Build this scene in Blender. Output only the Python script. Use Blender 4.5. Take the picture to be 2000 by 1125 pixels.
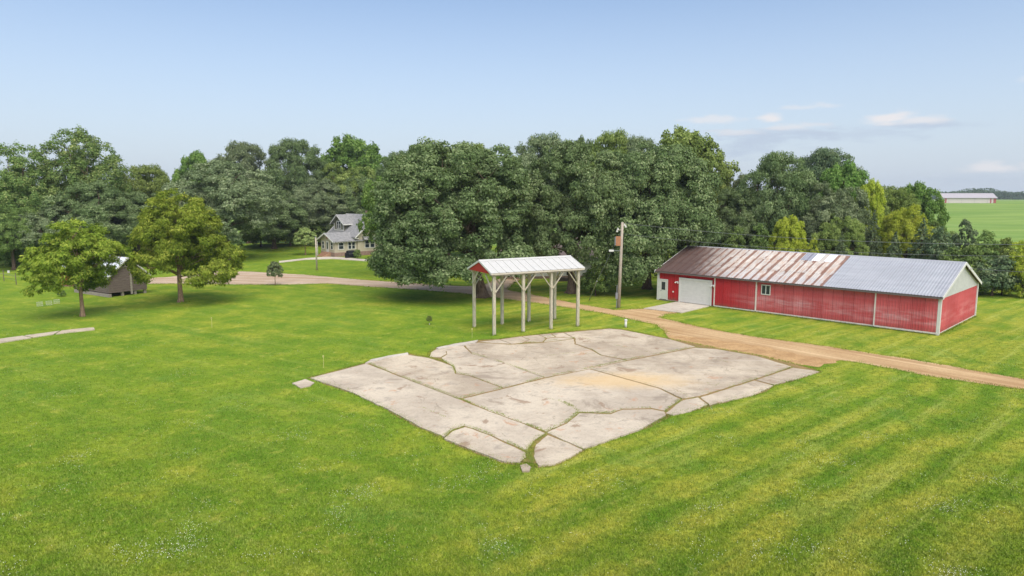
import bpy, bmesh, math, random
import numpy as np
from mathutils import Vector, Matrix
from mathutils.geometry import tessellate_polygon
from mathutils import noise as mnoise

for o in list(bpy.data.objects):
    bpy.data.objects.remove(o)
SC = bpy.context.scene
COL = SC.collection

# ------------------------------------------------------------------ camera
CAMH = 11.0
FPX = 1333.0                      # focal length in pixels of a 2000 px wide frame
PITCH = math.atan((562.5 - 380.0) / FPX)
cam_data = bpy.data.cameras.new('camera')
cam_data.sensor_width = 36.0
cam_data.lens = FPX / 2000.0 * 36.0
cam_data.clip_start = 0.5
cam_data.clip_end = 20000
cam = bpy.data.objects.new('camera', cam_data)
COL.objects.link(cam)
cam.location = (0, 0, CAMH)
cam.rotation_euler = (math.pi / 2 - PITCH, 0, 0)
SC.camera = cam

# ------------------------------------------------------------------ world, sun, exposure
SUN_AZ = math.radians(158)        # compass style: 0 = +Y, clockwise towards +X
SUN_EL = math.radians(56)
SKY_STRENGTH = 0.12
SUN_STRENGTH = 2.6
EXPOSURE = 0.62
world = bpy.data.worlds.new('World')
SC.world = world
world.use_nodes = True
WN, WL = world.node_tree.nodes, world.node_tree.links
for n in list(WN):
    WN.remove(n)
w_out = WN.new('ShaderNodeOutputWorld')
w_bg = WN.new('ShaderNodeBackground')
w_bg.inputs['Strength'].default_value = SKY_STRENGTH
w_sky = WN.new('ShaderNodeTexSky')
w_sky.sky_type = 'NISHITA'
w_sky.sun_disc = False
w_sky.sun_elevation = SUN_EL
w_sky.sun_rotation = SUN_AZ
w_sky.altitude = 100
w_sky.air_density = 0.9
w_sky.dust_density = 1.6
w_sky.ozone_density = 1.6


def wmath(op, a, b=None, c=None):
    n = WN.new('ShaderNodeMath')
    n.operation = op
    for i, v in enumerate((a, b, c)):
        if v is None:
            continue
        if isinstance(v, (int, float)):
            n.inputs[i].default_value = v
        else:
            WL.new(v, n.inputs[i])
    return n.outputs[0]


w_tc = WN.new('ShaderNodeTexCoord')
w_sep = WN.new('ShaderNodeSeparateXYZ')
WL.new(w_tc.outputs['Generated'], w_sep.inputs[0])
w_az = wmath('ARCTAN2', w_sep.outputs[0], w_sep.outputs[1])
w_el = wmath('ARCSINE', w_sep.outputs[2])
w_comb = WN.new('ShaderNodeCombineXYZ')
WL.new(wmath('MULTIPLY', w_az, 22.0), w_comb.inputs[0])
WL.new(wmath('MULTIPLY', w_el, 95.0), w_comb.inputs[1])
w_noise = WN.new('ShaderNodeTexNoise')
w_noise.inputs['Scale'].default_value = 1.0
w_noise.inputs['Detail'].default_value = 6.0
w_noise.inputs['Roughness'].default_value = 0.6
WL.new(w_comb.outputs[0], w_noise.inputs['Vector'])
w_nf = wmath('SUBTRACT', w_noise.outputs['Fac'], 0.5)


def cloud_mask(u, v, hu, hv, gain, soft):
    """one cloud: an ellipse of sky, edges broken up by noise"""
    D = math.hypot(FPX, u - 1000)
    a0, e0 = math.atan((u - 1000) / FPX), (380 - v) / D
    ra, re = hu * FPX / D ** 2, hv / D
    da = wmath('DIVIDE', wmath('SUBTRACT', w_az, a0), ra)
    de = wmath('DIVIDE', wmath('SUBTRACT', w_el, e0), re)
    r = wmath('SQRT', wmath('ADD', wmath('MULTIPLY', da, da), wmath('MULTIPLY', de, de)))
    x = wmath('ADD', wmath('SUBTRACT', 1.0, r), wmath('MULTIPLY', w_nf, soft))
    n = WN.new('ShaderNodeMapRange')
    n.interpolation_type = 'SMOOTHSTEP'
    n.inputs['From Min'].default_value = 0.0
    n.inputs['From Max'].default_value = 0.9
    n.inputs['To Min'].default_value = 0.0
    n.inputs['To Max'].default_value = gain
    WL.new(x, n.inputs['Value'])
    return n.outputs[0]


clouds_white = [(1722, 236, 70, 16, 1.0, 2.2), (1780, 240, 90, 12, .75, 2.2), (1495, 236, 30, 12, .95, 2.0), (1380, 238, 66, 12, .6, 2.6),
                (1560, 216, 70, 8, .45, 3.0), (1920, 328, 85, 15, .8, 2.6), (2010, 322, 66, 14, .75, 2.6), (1530, 252, 90, 9, .6, 3.0),
                (1990, 165, 40, 14, .3, 2.6), (1430, 262, 70, 9, .5, 3.0)]
clouds_grey = [(1790, 249, 125, 15, .9, 2.2), (1500, 270, 190, 26, .9, 2.8), (1440, 297, 100, 20, .85, 2.6), (1680, 264, 140, 17, .6, 3.0),
               (1900, 345, 150, 16, .3, 3.0)]


def mix_sky(prev, masks, col):
    tot = None
    for m in masks:
        k = cloud_mask(*m)
        tot = k if tot is None else wmath('MAXIMUM', tot, k)
    mx = WN.new('ShaderNodeMixRGB')
    WL.new(tot, mx.inputs[0])
    WL.new(prev, mx.inputs[1])
    mx.inputs[2].default_value = (*col, 1)
    return mx.outputs[0]


# thin milky summer haze over the whole sky
w_h = WN.new('ShaderNodeMixRGB')
w_hz = WN.new('ShaderNodeMapRange')
w_hz.inputs['From Min'].default_value = 0.0
w_hz.inputs['From Max'].default_value = 0.26
w_hz.inputs['To Min'].default_value = 0.9
w_hz.inputs['To Max'].default_value = 0.14
WL.new(w_el, w_hz.inputs['Value'])
WL.new(w_hz.outputs[0], w_h.inputs[0])
WL.new(w_sky.outputs[0], w_h.inputs[1])
w_h.inputs[2].default_value = (3.5, 3.95, 4.6, 1)
sky_c = mix_sky(w_h.outputs[0], clouds_grey, (2.95, 3.45, 4.2))
sky_c = mix_sky(sky_c, clouds_white, (4.7, 4.6, 4.7))
WL.new(sky_c, w_bg.inputs['Color'])
WL.new(w_bg.outputs[0], w_out.inputs['Surface'])

sun_d = bpy.data.lights.new('sun', 'SUN')
sun_d.energy = SUN_STRENGTH
sun_d.angle = math.radians(68.0)
sun_d.color = (1.0, 0.94, 0.84)
sun = bpy.data.objects.new('sun', sun_d)
COL.objects.link(sun)
sdir = Vector((math.sin(SUN_AZ) * math.cos(SUN_EL), math.cos(SUN_AZ) * math.cos(SUN_EL), math.sin(SUN_EL)))
sun.rotation_euler = sdir.to_track_quat('Z', 'Y').to_euler()
sun.location = sdir * 200

SC.view_settings.view_transform = 'Standard'
SC.view_settings.look = 'None'
SC.view_settings.exposure = EXPOSURE
SC.view_settings.gamma = 1.0
SC.view_settings.use_curve_mapping = False
SC.cycles.max_bounces = 6
SC.cycles.diffuse_bounces = 3
SC.cycles.transparent_max_bounces = 4
SC.cycles.use_denoising = True

# ------------------------------------------------------------------ measuring the photograph
SP, CP = math.sin(PITCH), math.cos(PITCH)


def ray(u, v):
    a, b = (u - 1000.0) / FPX, (562.5 - v) / FPX
    return Vector((a, CP + b * SP, -SP + b * CP))


def gp(u, v, z=0.0):
    d = ray(u, v)
    t = (z - CAMH) / d.z
    return Vector((d.x * t, d.y * t, z))


def at_y(u, v, Y):
    d = ray(u, v)
    t = Y / d.y
    return Vector((d.x * t, Y, CAMH + d.z * t))


def to_px(p):
    x, y, z = p[0], p[1], p[2] - CAMH
    zc = y * CP - z * SP
    yc = y * SP + z * CP
    return 1000 + FPX * x / zc, 562.5 - FPX * yc / zc


def sm(t):
    t = max(0.0, min(1.0, t))
    return t * t * (3 - 2 * t)


MOUND = gp(520, 489)


def tz(x, y):
    z = 6.2 * sm((y - 165) / 195.0) - 2.6 * sm((y - 380) / 500.0)
    z += 1.0 * math.exp(-(((x - MOUND.x) / 15.0) ** 2 + ((y - MOUND.y - 6) / 9.0) ** 2))
    return z


# ------------------------------------------------------------------ materials
def lin(c):
    c /= 255.0
    return c / 12.92 if c <= 0.04045 else ((c + 0.055) / 1.055) ** 2.4


def rgb(r, g, b, k=1.0):
    return (lin(r) * k, lin(g) * k, lin(b) * k, 1.0)


class NT:
    """small helper round a node tree"""

    def __init__(s, name, rough=0.8, spec=0.3):
        s.m = bpy.data.materials.new(name)
        s.m.use_nodes = True
        s.t = s.m.node_tree
        s.b = s.t.nodes['Principled BSDF']
        s.b.inputs['Roughness'].default_value = rough
        s.b.inputs['Specular IOR Level'].default_value = spec

    def n(s, t, **kw):
        nd = s.t.nodes.new(t)
        for k, v in kw.items():
            setattr(nd, k, v)
        return nd

    def l(s, a, b):
        s.t.links.new(a, b)

    def put(s, sock, v):
        if isinstance(v, (int, float)):
            sock.default_value = v
        elif isinstance(v, (tuple, list)):
            sock.default_value = v
        else:
            s.l(v, sock)

    def obj(s, ref=None):
        tc = s.n('ShaderNodeTexCoord')
        if ref is not None:
            tc.object = ref
        return tc.outputs['Object']

    def pos(s):
        return s.n('ShaderNodeNewGeometry').outputs['Position']

    def mapv(s, vec, scale=(1, 1, 1), rot=(0, 0, 0), loc=(0, 0, 0)):
        m = s.n('ShaderNodeMapping')
        m.inputs['Scale'].default_value = scale
        m.inputs['Rotation'].default_value = rot
        m.inputs['Location'].default_value = loc
        s.l(vec, m.inputs['Vector'])
        return m.outputs[0]

    def noise(s, vec, scale, detail=3, rough=0.55, dist=0.0):
        n = s.n('ShaderNodeTexNoise')
        n.inputs['Scale'].default_value = scale
        n.inputs['Detail'].default_value = detail
        n.inputs['Roughness'].default_value = rough
        n.inputs['Distortion'].default_value = dist
        s.l(vec, n.inputs['Vector'])
        return n.outputs['Fac']

    def rng(s, v, a, b, c=0.0, d=1.0, smooth=True):
        n = s.n('ShaderNodeMapRange')
        if smooth:
            n.interpolation_type = 'SMOOTHSTEP'
        for k, x in zip(('From Min', 'From Max', 'To Min', 'To Max'), (a, b, c, d)):
            n.inputs[k].default_value = x
        s.put(n.inputs['Value'], v)
        return n.outputs[0]

    def mth(s, op, a, b=None):
        n = s.n('ShaderNodeMath', operation=op)
        s.put(n.inputs[0], a)
        if b is not None:
            s.put(n.inputs[1], b)
        return n.outputs[0]

    def mix(s, f, a, b, mode='MIX'):
        n = s.n('ShaderNodeMixRGB', blend_type=mode)
        s.put(n.inputs[0], f)
        s.put(n.inputs[1], a)
        s.put(n.inputs[2], b)
        return n.outputs[0]

    def xyz(s, v):
        n = s.n('ShaderNodeSeparateXYZ')
        s.l(v, n.inputs[0])
        return n.outputs

    def orand(s):
        return s.n('ShaderNodeObjectInfo').outputs['Random']

    def attr(s, name):
        return s.n('ShaderNodeAttribute', attribute_name=name).outputs['Fac']

    def bump(s, h, dist=0.02, strength=0.6):
        n = s.n('ShaderNodeBump')
        n.inputs['Distance'].default_value = dist
        n.inputs['Strength'].default_value = strength
        s.l(h, n.inputs['Height'])
        s.l(n.outputs[0], s.b.inputs['Normal'])

    def out(s, col):
        s.put(s.b.inputs['Base Color'], col)
        return s.m


def plain(name, col, rough=0.7, var=0.12, scale=3.0, spec=0.3, metal=0.0):
    k = NT(name, rough, spec)
    k.b.inputs['Metallic'].default_value = metal
    v = k.obj()
    f = k.noise(v, scale, 4, 0.6)
    r = k.orand()
    c = k.mix(k.rng(f, .25, .75), tuple(x * (1 - var) for x in col[:3]) + (1,), tuple(min(1, x * (1 + var)) for x in col[:3]) + (1,))
    c = k.mix(k.mth('MULTIPLY', r, 0.25 * min(1, var * 4)), c, tuple(x * 0.75 for x in col[:3]) + (1,))
    return k.out(c)


def grass_colour(k):
    """lawn colour as a function of the place on the ground: mowing stripes, dry and lush patches, clover"""
    p = k.pos()
    x = k.xyz(p)
    big = k.noise(p, 0.045, 3, 0.5, 0.4)
    mid = k.noise(p, 0.33, 4, 0.6, 0.3)
    sml = k.noise(p, 3.2, 4, 0.65)
    fine = k.noise(p, 17.0, 3, 0.7)
    lush = rgb(92, 136, 36)
    mids = rgb(122, 152, 40)
    dry = rgb(172, 172, 70)
    c = k.mix(k.rng(mid, .32, .68), lush, mids)
    # mowing stripes follow the slab edges: one set on each side
    wob = k.mth('MULTIPLY', k.mth('SUBTRACT', big, .5), 7.0)
    sa = k.mth('ADD', k.mth('MULTIPLY', x[0], 0.66), k.mth('MULTIPLY', x[1], -0.75))
    sb = k.mth('ADD', k.mth('MULTIPLY', x[0], 0.56), k.mth('MULTIPLY', x[1], 0.83))
    wa = k.mth('SINE', k.mth('MULTIPLY', k.mth('ADD', sa, wob), 3.0))
    wb = k.mth('SINE', k.mth('MULTIPLY', k.mth('ADD', sb, wob), 2.2))
    side = k.rng(k.mth('ADD', k.mth('ADD', x[0], k.mth('MULTIPLY', x[1], 0.0)), k.mth('MULTIPLY', k.mth('SUBTRACT', big, .5), 16.0)), -6.0, 4.0)
    wmix = k.n('ShaderNodeMix')
    k.l(side, wmix.inputs[0])
    k.l(k.mth('MULTIPLY', wb, 0.55), wmix.inputs[2])
    k.l(wa, wmix.inputs[3])
    st = k.mth('ADD', k.mth('MULTIPLY', wmix.outputs[0], 0.12), k.mth('MULTIPLY', k.mth('SUBTRACT', mid, .5), 1.1))
    dryf = k.rng(k.mth('ADD', k.mth('ADD', st, k.mth('MULTIPLY', k.mth('SUBTRACT', big, .5), 1.1)), k.mth('MULTIPLY', side, 0.26)), -0.05, 0.50)
    c = k.mix(k.mth('MULTIPLY', dryf, 0.72), c, dry)
    c = k.mix(k.mth('MULTIPLY', k.rng(k.mth('ADD', wmix.outputs[0], k.mth('SUBTRACT', sml, .5)), 0.2, 1.0), 0.14), c, rgb(86, 116, 26))
    # blue green clover patches
    clo = k.rng(k.noise(k.mapv(p, loc=(31, 7, 0)), 0.19, 4, 0.65, 0.8), 0.56, 0.68)
    c = k.mix(k.mth('MULTIPLY', clo, 0.5), c, rgb(92, 142, 70))
    c = k.mix(k.rng(sml, .34, .68, 0, .62), c, rgb(78, 108, 32))
    md2 = k.noise(k.mapv(p, loc=(8, 3, 0)), 1.15, 5, .72, .5)
    c = k.mix(k.rng(md2, .54, .70, 0, .55), c, rgb(178, 178, 92))
    c = k.mix(k.rng(md2, .44, .30, 0, .5), c, rgb(70, 112, 34))
    c = k.mix(k.rng(fine, .35, .75, 0, .45), c, rgb(172, 182, 84))
    amp = k.rng(k.noise(k.mapv(p, loc=(5, 17, 0)), .11, 3, .5), .32, .60, .25, 1.0)
    amp = k.mth('MULTIPLY', amp, k.mth('MULTIPLY', k.rng(x[1], 30, 46, 1, .22), k.rng(side, 0, 1, .38, 1)))
    stw = k.rng(k.mth('ADD', k.mth('MULTIPLY', wmix.outputs[0], amp), k.mth('MULTIPLY', k.mth('SUBTRACT', mid, .5), 1.3)), -.8, .8)
    c = k.mix(1.0, c, k.mix(stw, (.74, .80, .50, 1), (1.10, 1.0, .86, 1)), 'MULTIPLY')
    ska = k.noise(k.mapv(k.mapv(p, rot=(0, 0, math.radians(-41))), scale=(.06, 1.0, 1)), 1.5, 4, .6)
    skb = k.noise(k.mapv(k.mapv(p, rot=(0, 0, math.radians(34))), scale=(.07, 1.0, 1)), 1.1, 4, .6)
    skm = k.n('ShaderNodeMix')
    k.l(side, skm.inputs[0])
    k.l(skb, skm.inputs[2])
    k.l(ska, skm.inputs[3])
    ska_ = k.rng(side, 0, 1, .36, 1)
    c = k.mix(k.mth('MULTIPLY', ska_, k.rng(skm.outputs[0], .52, .70, 0, .36)), c, rgb(178, 184, 98))
    c = k.mix(k.mth('MULTIPLY', ska_, k.rng(skm.outputs[0], .46, .30, 0, .5)), c, rgb(82, 118, 34))
    c = k.mix(1.0, c, (1.04, 1.02, 1.0, 1), 'MULTIPLY')
    return c, fine, sml


k = NT('lawn', 0.95, 0.1)
gc, gf, gs = grass_colour(k)
hmix = k.mth('ADD', k.mth('MULTIPLY', gf, 0.5), gs)
k.bump(hmix, 0.07, 0.9)
M_LAWN = k.out(gc)

k = NT('grass_blade', 0.8, 0.15)
gc, gf, gs = grass_colour(k)
rr = k.attr('rnd')
gc = k.mix(k.rng(rr, 0, .5, .36, 0), gc, rgb(58, 96, 20))
gc = k.mix(k.rng(rr, .55, 1, 0, .34), gc, rgb(196, 200, 116))
M_BLADE = k.out(gc)

k = NT('weeds_in_joint', 0.9, 0.1)
rr = k.attr('rnd')
M_WEED = k.out(k.mix(rr, k.mix(k.noise(k.pos(), .9, 3), rgb(116, 132, 58), rgb(150, 142, 94)), rgb(146, 164, 80)))

M_CLOVER = plain('clover_flower', rgb(222, 224, 205), 0.8, 0.1)

k = NT('crop_field', 0.95, 0.05)
p = k.pos()
f1 = k.noise(k.mapv(p, scale=(0.6, 1.4, 1)), 0.02, 4, 0.6)
f2 = k.noise(k.mapv(p, scale=(0.15, 1.2, 1)), 0.35, 3, 0.6)
cc = k.mix(k.rng(f1, .3, .7), rgb(108, 142, 66), rgb(136, 158, 74))
cc = k.mix(k.rng(f2, .35, .7, 0, .7), cc, rgb(150, 166, 96))
f3 = k.noise(k.mapv(p, scale=(.02, .35, 1)), 1.0, 3, .6)
cc = k.mix(k.rng(f3, .42, .62, 0, .5), cc, rgb(94, 128, 60))
k.bump(k.noise(p, 1.2, 4, .7), 0.25, 0.8)
M_FIELD = k.out(cc)

k = NT('gravel_drive', 0.95, 0.1)
p = k.pos()
x = k.xyz(p)
g1 = k.noise(p, 0.35, 4, 0.6)
g2 = k.noise(p, 6.0, 4, 0.7)
g3 = k.noise(p, 22.0, 2, 0.7)
tan_ = k.mix(k.rng(g1, .3, .7), rgb(182, 148, 106), rgb(202, 171, 128))
pink = k.mix(k.rng(g1, .3, .7), rgb(182, 163, 144), rgb(200, 182, 164))
cc = k.mix(k.rng(k.mth('ADD', x[0], k.mth('MULTIPLY', k.mth('SUBTRACT', g1, .5), 8)), -7, 9), pink, tan_)
cc = k.mix(k.rng(g2, .35, .7, 0, .45), cc, rgb(148, 118, 84))
cc = k.mix(k.rng(g3, .45, .75, 0, .4), cc, rgb(214, 190, 156))
trk = k.noise(k.mapv(k.mapv(p, rot=(0, 0, math.radians(49))), scale=(.05, 1.5, 1)), 1.0, 3, .6)
trk2 = k.noise(k.mapv(k.mapv(p, rot=(0, 0, math.radians(14))), scale=(.05, 1.3, 1)), 1.0, 3, .6)
tm = k.n('ShaderNodeMix')
k.l(k.rng(x[0], 2, 10), tm.inputs[0])
k.l(trk2, tm.inputs[2])
k.l(trk, tm.inputs[3])
cc = k.mix(k.rng(tm.outputs[0], .46, .66, 0, .6), cc, rgb(158, 124, 86))
cc = k.mix(k.rng(tm.outputs[0], .46, .30, 0, .5), cc, rgb(224, 196, 156))
k.bump(k.mth('ADD', g2, g3), 0.02, 0.6)
M_GRAVEL = k.out(cc)

k = NT('packed_dirt', 0.97, 0.05)
p = k.pos()
g2 = k.noise(p, 2.2, 5, 0.7)
g3 = k.noise(p, 14.0, 3, 0.7)
cc = k.mix(k.rng(g2, .35, .65), rgb(150, 122, 84), rgb(122, 102, 66))
cc = k.mix(k.rng(k.noise(p, 0.9, 4, .7), .5, .68, 0, .75), cc, rgb(96, 110, 44))
cc = k.mix(k.rng(g3, .5, .75, 0, .5), cc, rgb(184, 152, 110))
k.bump(g3, 0.03, 0.6)
M_DIRT = k.out(k.mix(.25, cc, rgb(150, 136, 92)))


k = NT('gravelly_verge', 0.97, 0.05)
p = k.pos()
g1 = k.noise(p, .9, 5, 0.7, .4)
g2 = k.noise(p, 7, 4, 0.7)
cc = k.mix(k.rng(g1, .35, .65), rgb(168, 132, 92), rgb(196, 160, 114))
cc = k.mix(k.rng(g2, .4, .7, 0, .5), cc, rgb(138, 110, 78))
cc = k.mix(k.rng(k.noise(p, 24, 2, .7), .5, .75, 0, .4), cc, rgb(212, 188, 150))
k.bump(g2, 0.03, 0.6)
M_VERGE = k.out(cc)


def concrete(name, sand=False, base=(203, 188, 164), dark=(168, 152, 131)):
    k = NT(name, 0.92, 0.15)
    p = k.pos()
    r = k.orand()
    a = k.noise(p, 0.22, 4, 0.6, 0.5)
    b = k.noise(p, 1.1, 5, 0.65, 0.4)
    c_ = k.noise(p, 9.0, 4, 0.7)
    d = k.noise(p, 34.0, 2, 0.7)
    col = k.mix(k.rng(k.mth('ADD', a, k.mth('MULTIPLY', k.mth('SUBTRACT', b, .5), .55)), .34, .66), rgb(*dark), rgb(*base))
    col = k.mix(k.mth('MULTIPLY', r, .30), col, rgb(212, 202, 186))
    col = k.mix(k.rng(b, .52, .72, 0, .6), col, rgb(140, 129, 117))
    st = k.noise(k.mapv(p, loc=(3, 9, 2)), 0.55, 5, 0.7, 0.6)
    col = k.mix(k.rng(st, .60, .68, 0, .65), col, rgb(134, 104, 78))
    col = k.mix(k.rng(c_, .45, .75, 0, .3), col, rgb(118, 108, 98))
    col = k.mix(k.rng(d, .5, .75, 0, .3), col, rgb(216, 208, 196))
    # scuffs and pale tyre rubs along the slab
    sc = k.noise(k.mapv(p, rot=(0, 0, math.radians(43)), scale=(0.25, 4.0, 1)), 1.1, 4, .7)
    col = k.mix(k.rng(sc, .58, .72, 0, .4), col, rgb(216, 206, 192))
    vo = k.n('ShaderNodeTexVoronoi', feature='DISTANCE_TO_EDGE')
    vo.inputs['Scale'].default_value = .42
    vw = k.n('ShaderNodeVectorMath', operation='ADD')
    k.l(p, vw.inputs[0])
    nc_ = k.n('ShaderNodeTexNoise')
    nc_.inputs['Scale'].default_value = .9
    nc_.inputs['Detail'].default_value = 5
    k.l(p, nc_.inputs['Vector'])
    vs_ = k.n('ShaderNodeVectorMath', operation='SCALE')
    vs_.inputs['Scale'].default_value = 1.6
    k.l(nc_.outputs['Color'], vs_.inputs[0])
    k.l(vs_.outputs[0], vw.inputs[1])
    k.l(vw.outputs[0], vo.inputs['Vector'])
    ck = k.mth('MULTIPLY', k.rng(vo.outputs['Distance'], .006, .018, 1, 0), k.rng(k.noise(p, .35, 3, .6), .5, .62))
    col = k.mix(k.mth('MULTIPLY', ck, .4), col, rgb(112, 100, 84))
    wrm = k.noise(k.mapv(p, loc=(13, 2, 6)), .8, 5, .75, .5)
    col = k.mix(k.rng(wrm, .59, .68, 0, .6), col, rgb(184, 138, 106))
    drk = k.noise(k.mapv(p, loc=(1, 22, 6)), .35, 5, .7, .8)
    col = k.mix(k.rng(drk, .56, .66, 0, .55), col, rgb(142, 128, 112))
    if sand:
        s0 = gp(1212, 745)
        q = k.mapv(p, loc=(-s0.x, -s0.y, 0))
        q = k.mapv(q, rot=(0, 0, math.radians(36)), scale=(0.26, 0.62, 1))
        ln = k.n('ShaderNodeVectorMath', operation='LENGTH')
        q2 = k.xyz(q)
        cb = k.n('ShaderNodeCombineXYZ')
        k.l(q2[0], cb.inputs[0])
        k.l(q2[1], cb.inputs[1])
        k.l(cb.outputs[0], ln.inputs[0])
        m = k.rng(k.mth('ADD', ln.outputs['Value'], k.mth('MULTIPLY', k.mth('SUBTRACT', b, .5), 1.1)), 0.35, 1.5, .7, 0)
        col = k.mix(m, col, rgb(212, 182, 134))
    k.bump(k.mth('ADD', c_, k.mth('MULTIPLY', d, .6)), 0.012, 0.6)
    return k.out(col)


M_CONC = concrete('old_concrete', True)
M_CONC_PALE = concrete('pale_concrete', False, (206, 198, 184), (180, 170, 156))


def leaf_mat(name, dark, mid, light, transl=0.3):
    k = NT(name, 0.85, 0.03)
    rr = k.attr('rnd')
    ob = k.orand()
    f = k.noise(k.obj(), 0.35, 3, 0.6)
    c = k.mix(k.rng(rr, 0, .5, 0, 1, False), dark, mid)
    c = k.mix(k.rng(rr, .5, 1, 0, 1, False), c, light)
    c = k.mix(k.rng(f, .35, .68, 0, .45), c, tuple(a * .8 + b * .2 for a, b in zip(mid, light)))
    hs = k.n('ShaderNodeHueSaturation')
    k.l(k.rng(ob, 0, 1, .494, .506, False), hs.inputs['Hue'])
    k.l(k.rng(ob, 0, 1, .98, 1.24, False), hs.inputs['Value'])
    k.l(c, hs.inputs['Color'])
    k.out(hs.outputs[0])
    tr = k.n('ShaderNodeBsdfTranslucent')
    k.l(k.mix(1.0, hs.outputs[0], (1.0, 1.0, .55, 1), 'MULTIPLY'), tr.inputs['Color'])
    mx = k.n('ShaderNodeMixShader')
    mx.inputs[0].default_value = transl
    k.l(k.b.outputs[0], mx.inputs[1])
    k.l(tr.outputs[0], mx.inputs[2])
    k.l(mx.outputs[0], k.t.nodes['Material Output'].inputs['Surface'])
    return k.m


LM = {
    'oak': leaf_mat('oak_leaves', rgb(72, 92, 54), rgb(106, 126, 80), rgb(168, 180, 134)),
    'oak2': leaf_mat('oak_leaves_dusty', rgb(80, 96, 66), rgb(116, 130, 92), rgb(176, 184, 146)),
    'olive': leaf_mat('olive_leaves', rgb(86, 104, 52), rgb(124, 142, 74), rgb(176, 186, 114)),
    'bright': leaf_mat('maple_leaves', rgb(74, 102, 46), rgb(106, 138, 66), rgb(158, 178, 104)),
    'cotton': leaf_mat('cottonwood_leaves', rgb(80, 110, 56), rgb(116, 144, 80), rgb(184, 190, 122)),
    'walnut': leaf_mat('walnut_leaves', rgb(86, 110, 38), rgb(134, 154, 58), rgb(192, 196, 92), .35),
    'yellow': leaf_mat('yellow_green_leaves', rgb(122, 142, 46), rgb(168, 180, 64), rgb(208, 208, 102), .35),
    'pine': leaf_mat('conifer_needles', rgb(64, 84, 58), rgb(96, 114, 80), rgb(148, 156, 118), .15),
    'shrub': leaf_mat('shrub_leaves', rgb(74, 96, 50), rgb(108, 130, 70), rgb(160, 174, 108)),
    'silver': leaf_mat('pale_young_leaves', rgb(112, 134, 76), rgb(156, 174, 108), rgb(200, 210, 146)),
    'far': leaf_mat('far_wood_leaves', rgb(52, 74, 52), rgb(74, 96, 66), rgb(104, 122, 84)),
}

k = NT('bark', 0.95, 0.1)
v = k.obj()
f = k.noise(k.mapv(v, scale=(4, 4, .7)), 2.5, 5, .7)
k.bump(f, .08, .9)
M_BARK = k.out(k.mix(k.rng(f, .3, .7), rgb(74, 62, 52), rgb(128, 110, 94)))
k = NT('walnut_bark', 0.95, 0.1)
v = k.obj()
f = k.noise(k.mapv(v, scale=(4, 4, .7)), 3, 5, .7)
k.bump(f, .05, .9)
M_BARK2 = k.out(k.mix(k.rng(f, .3, .7), rgb(112, 90, 72), rgb(162, 138, 112)))


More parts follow.
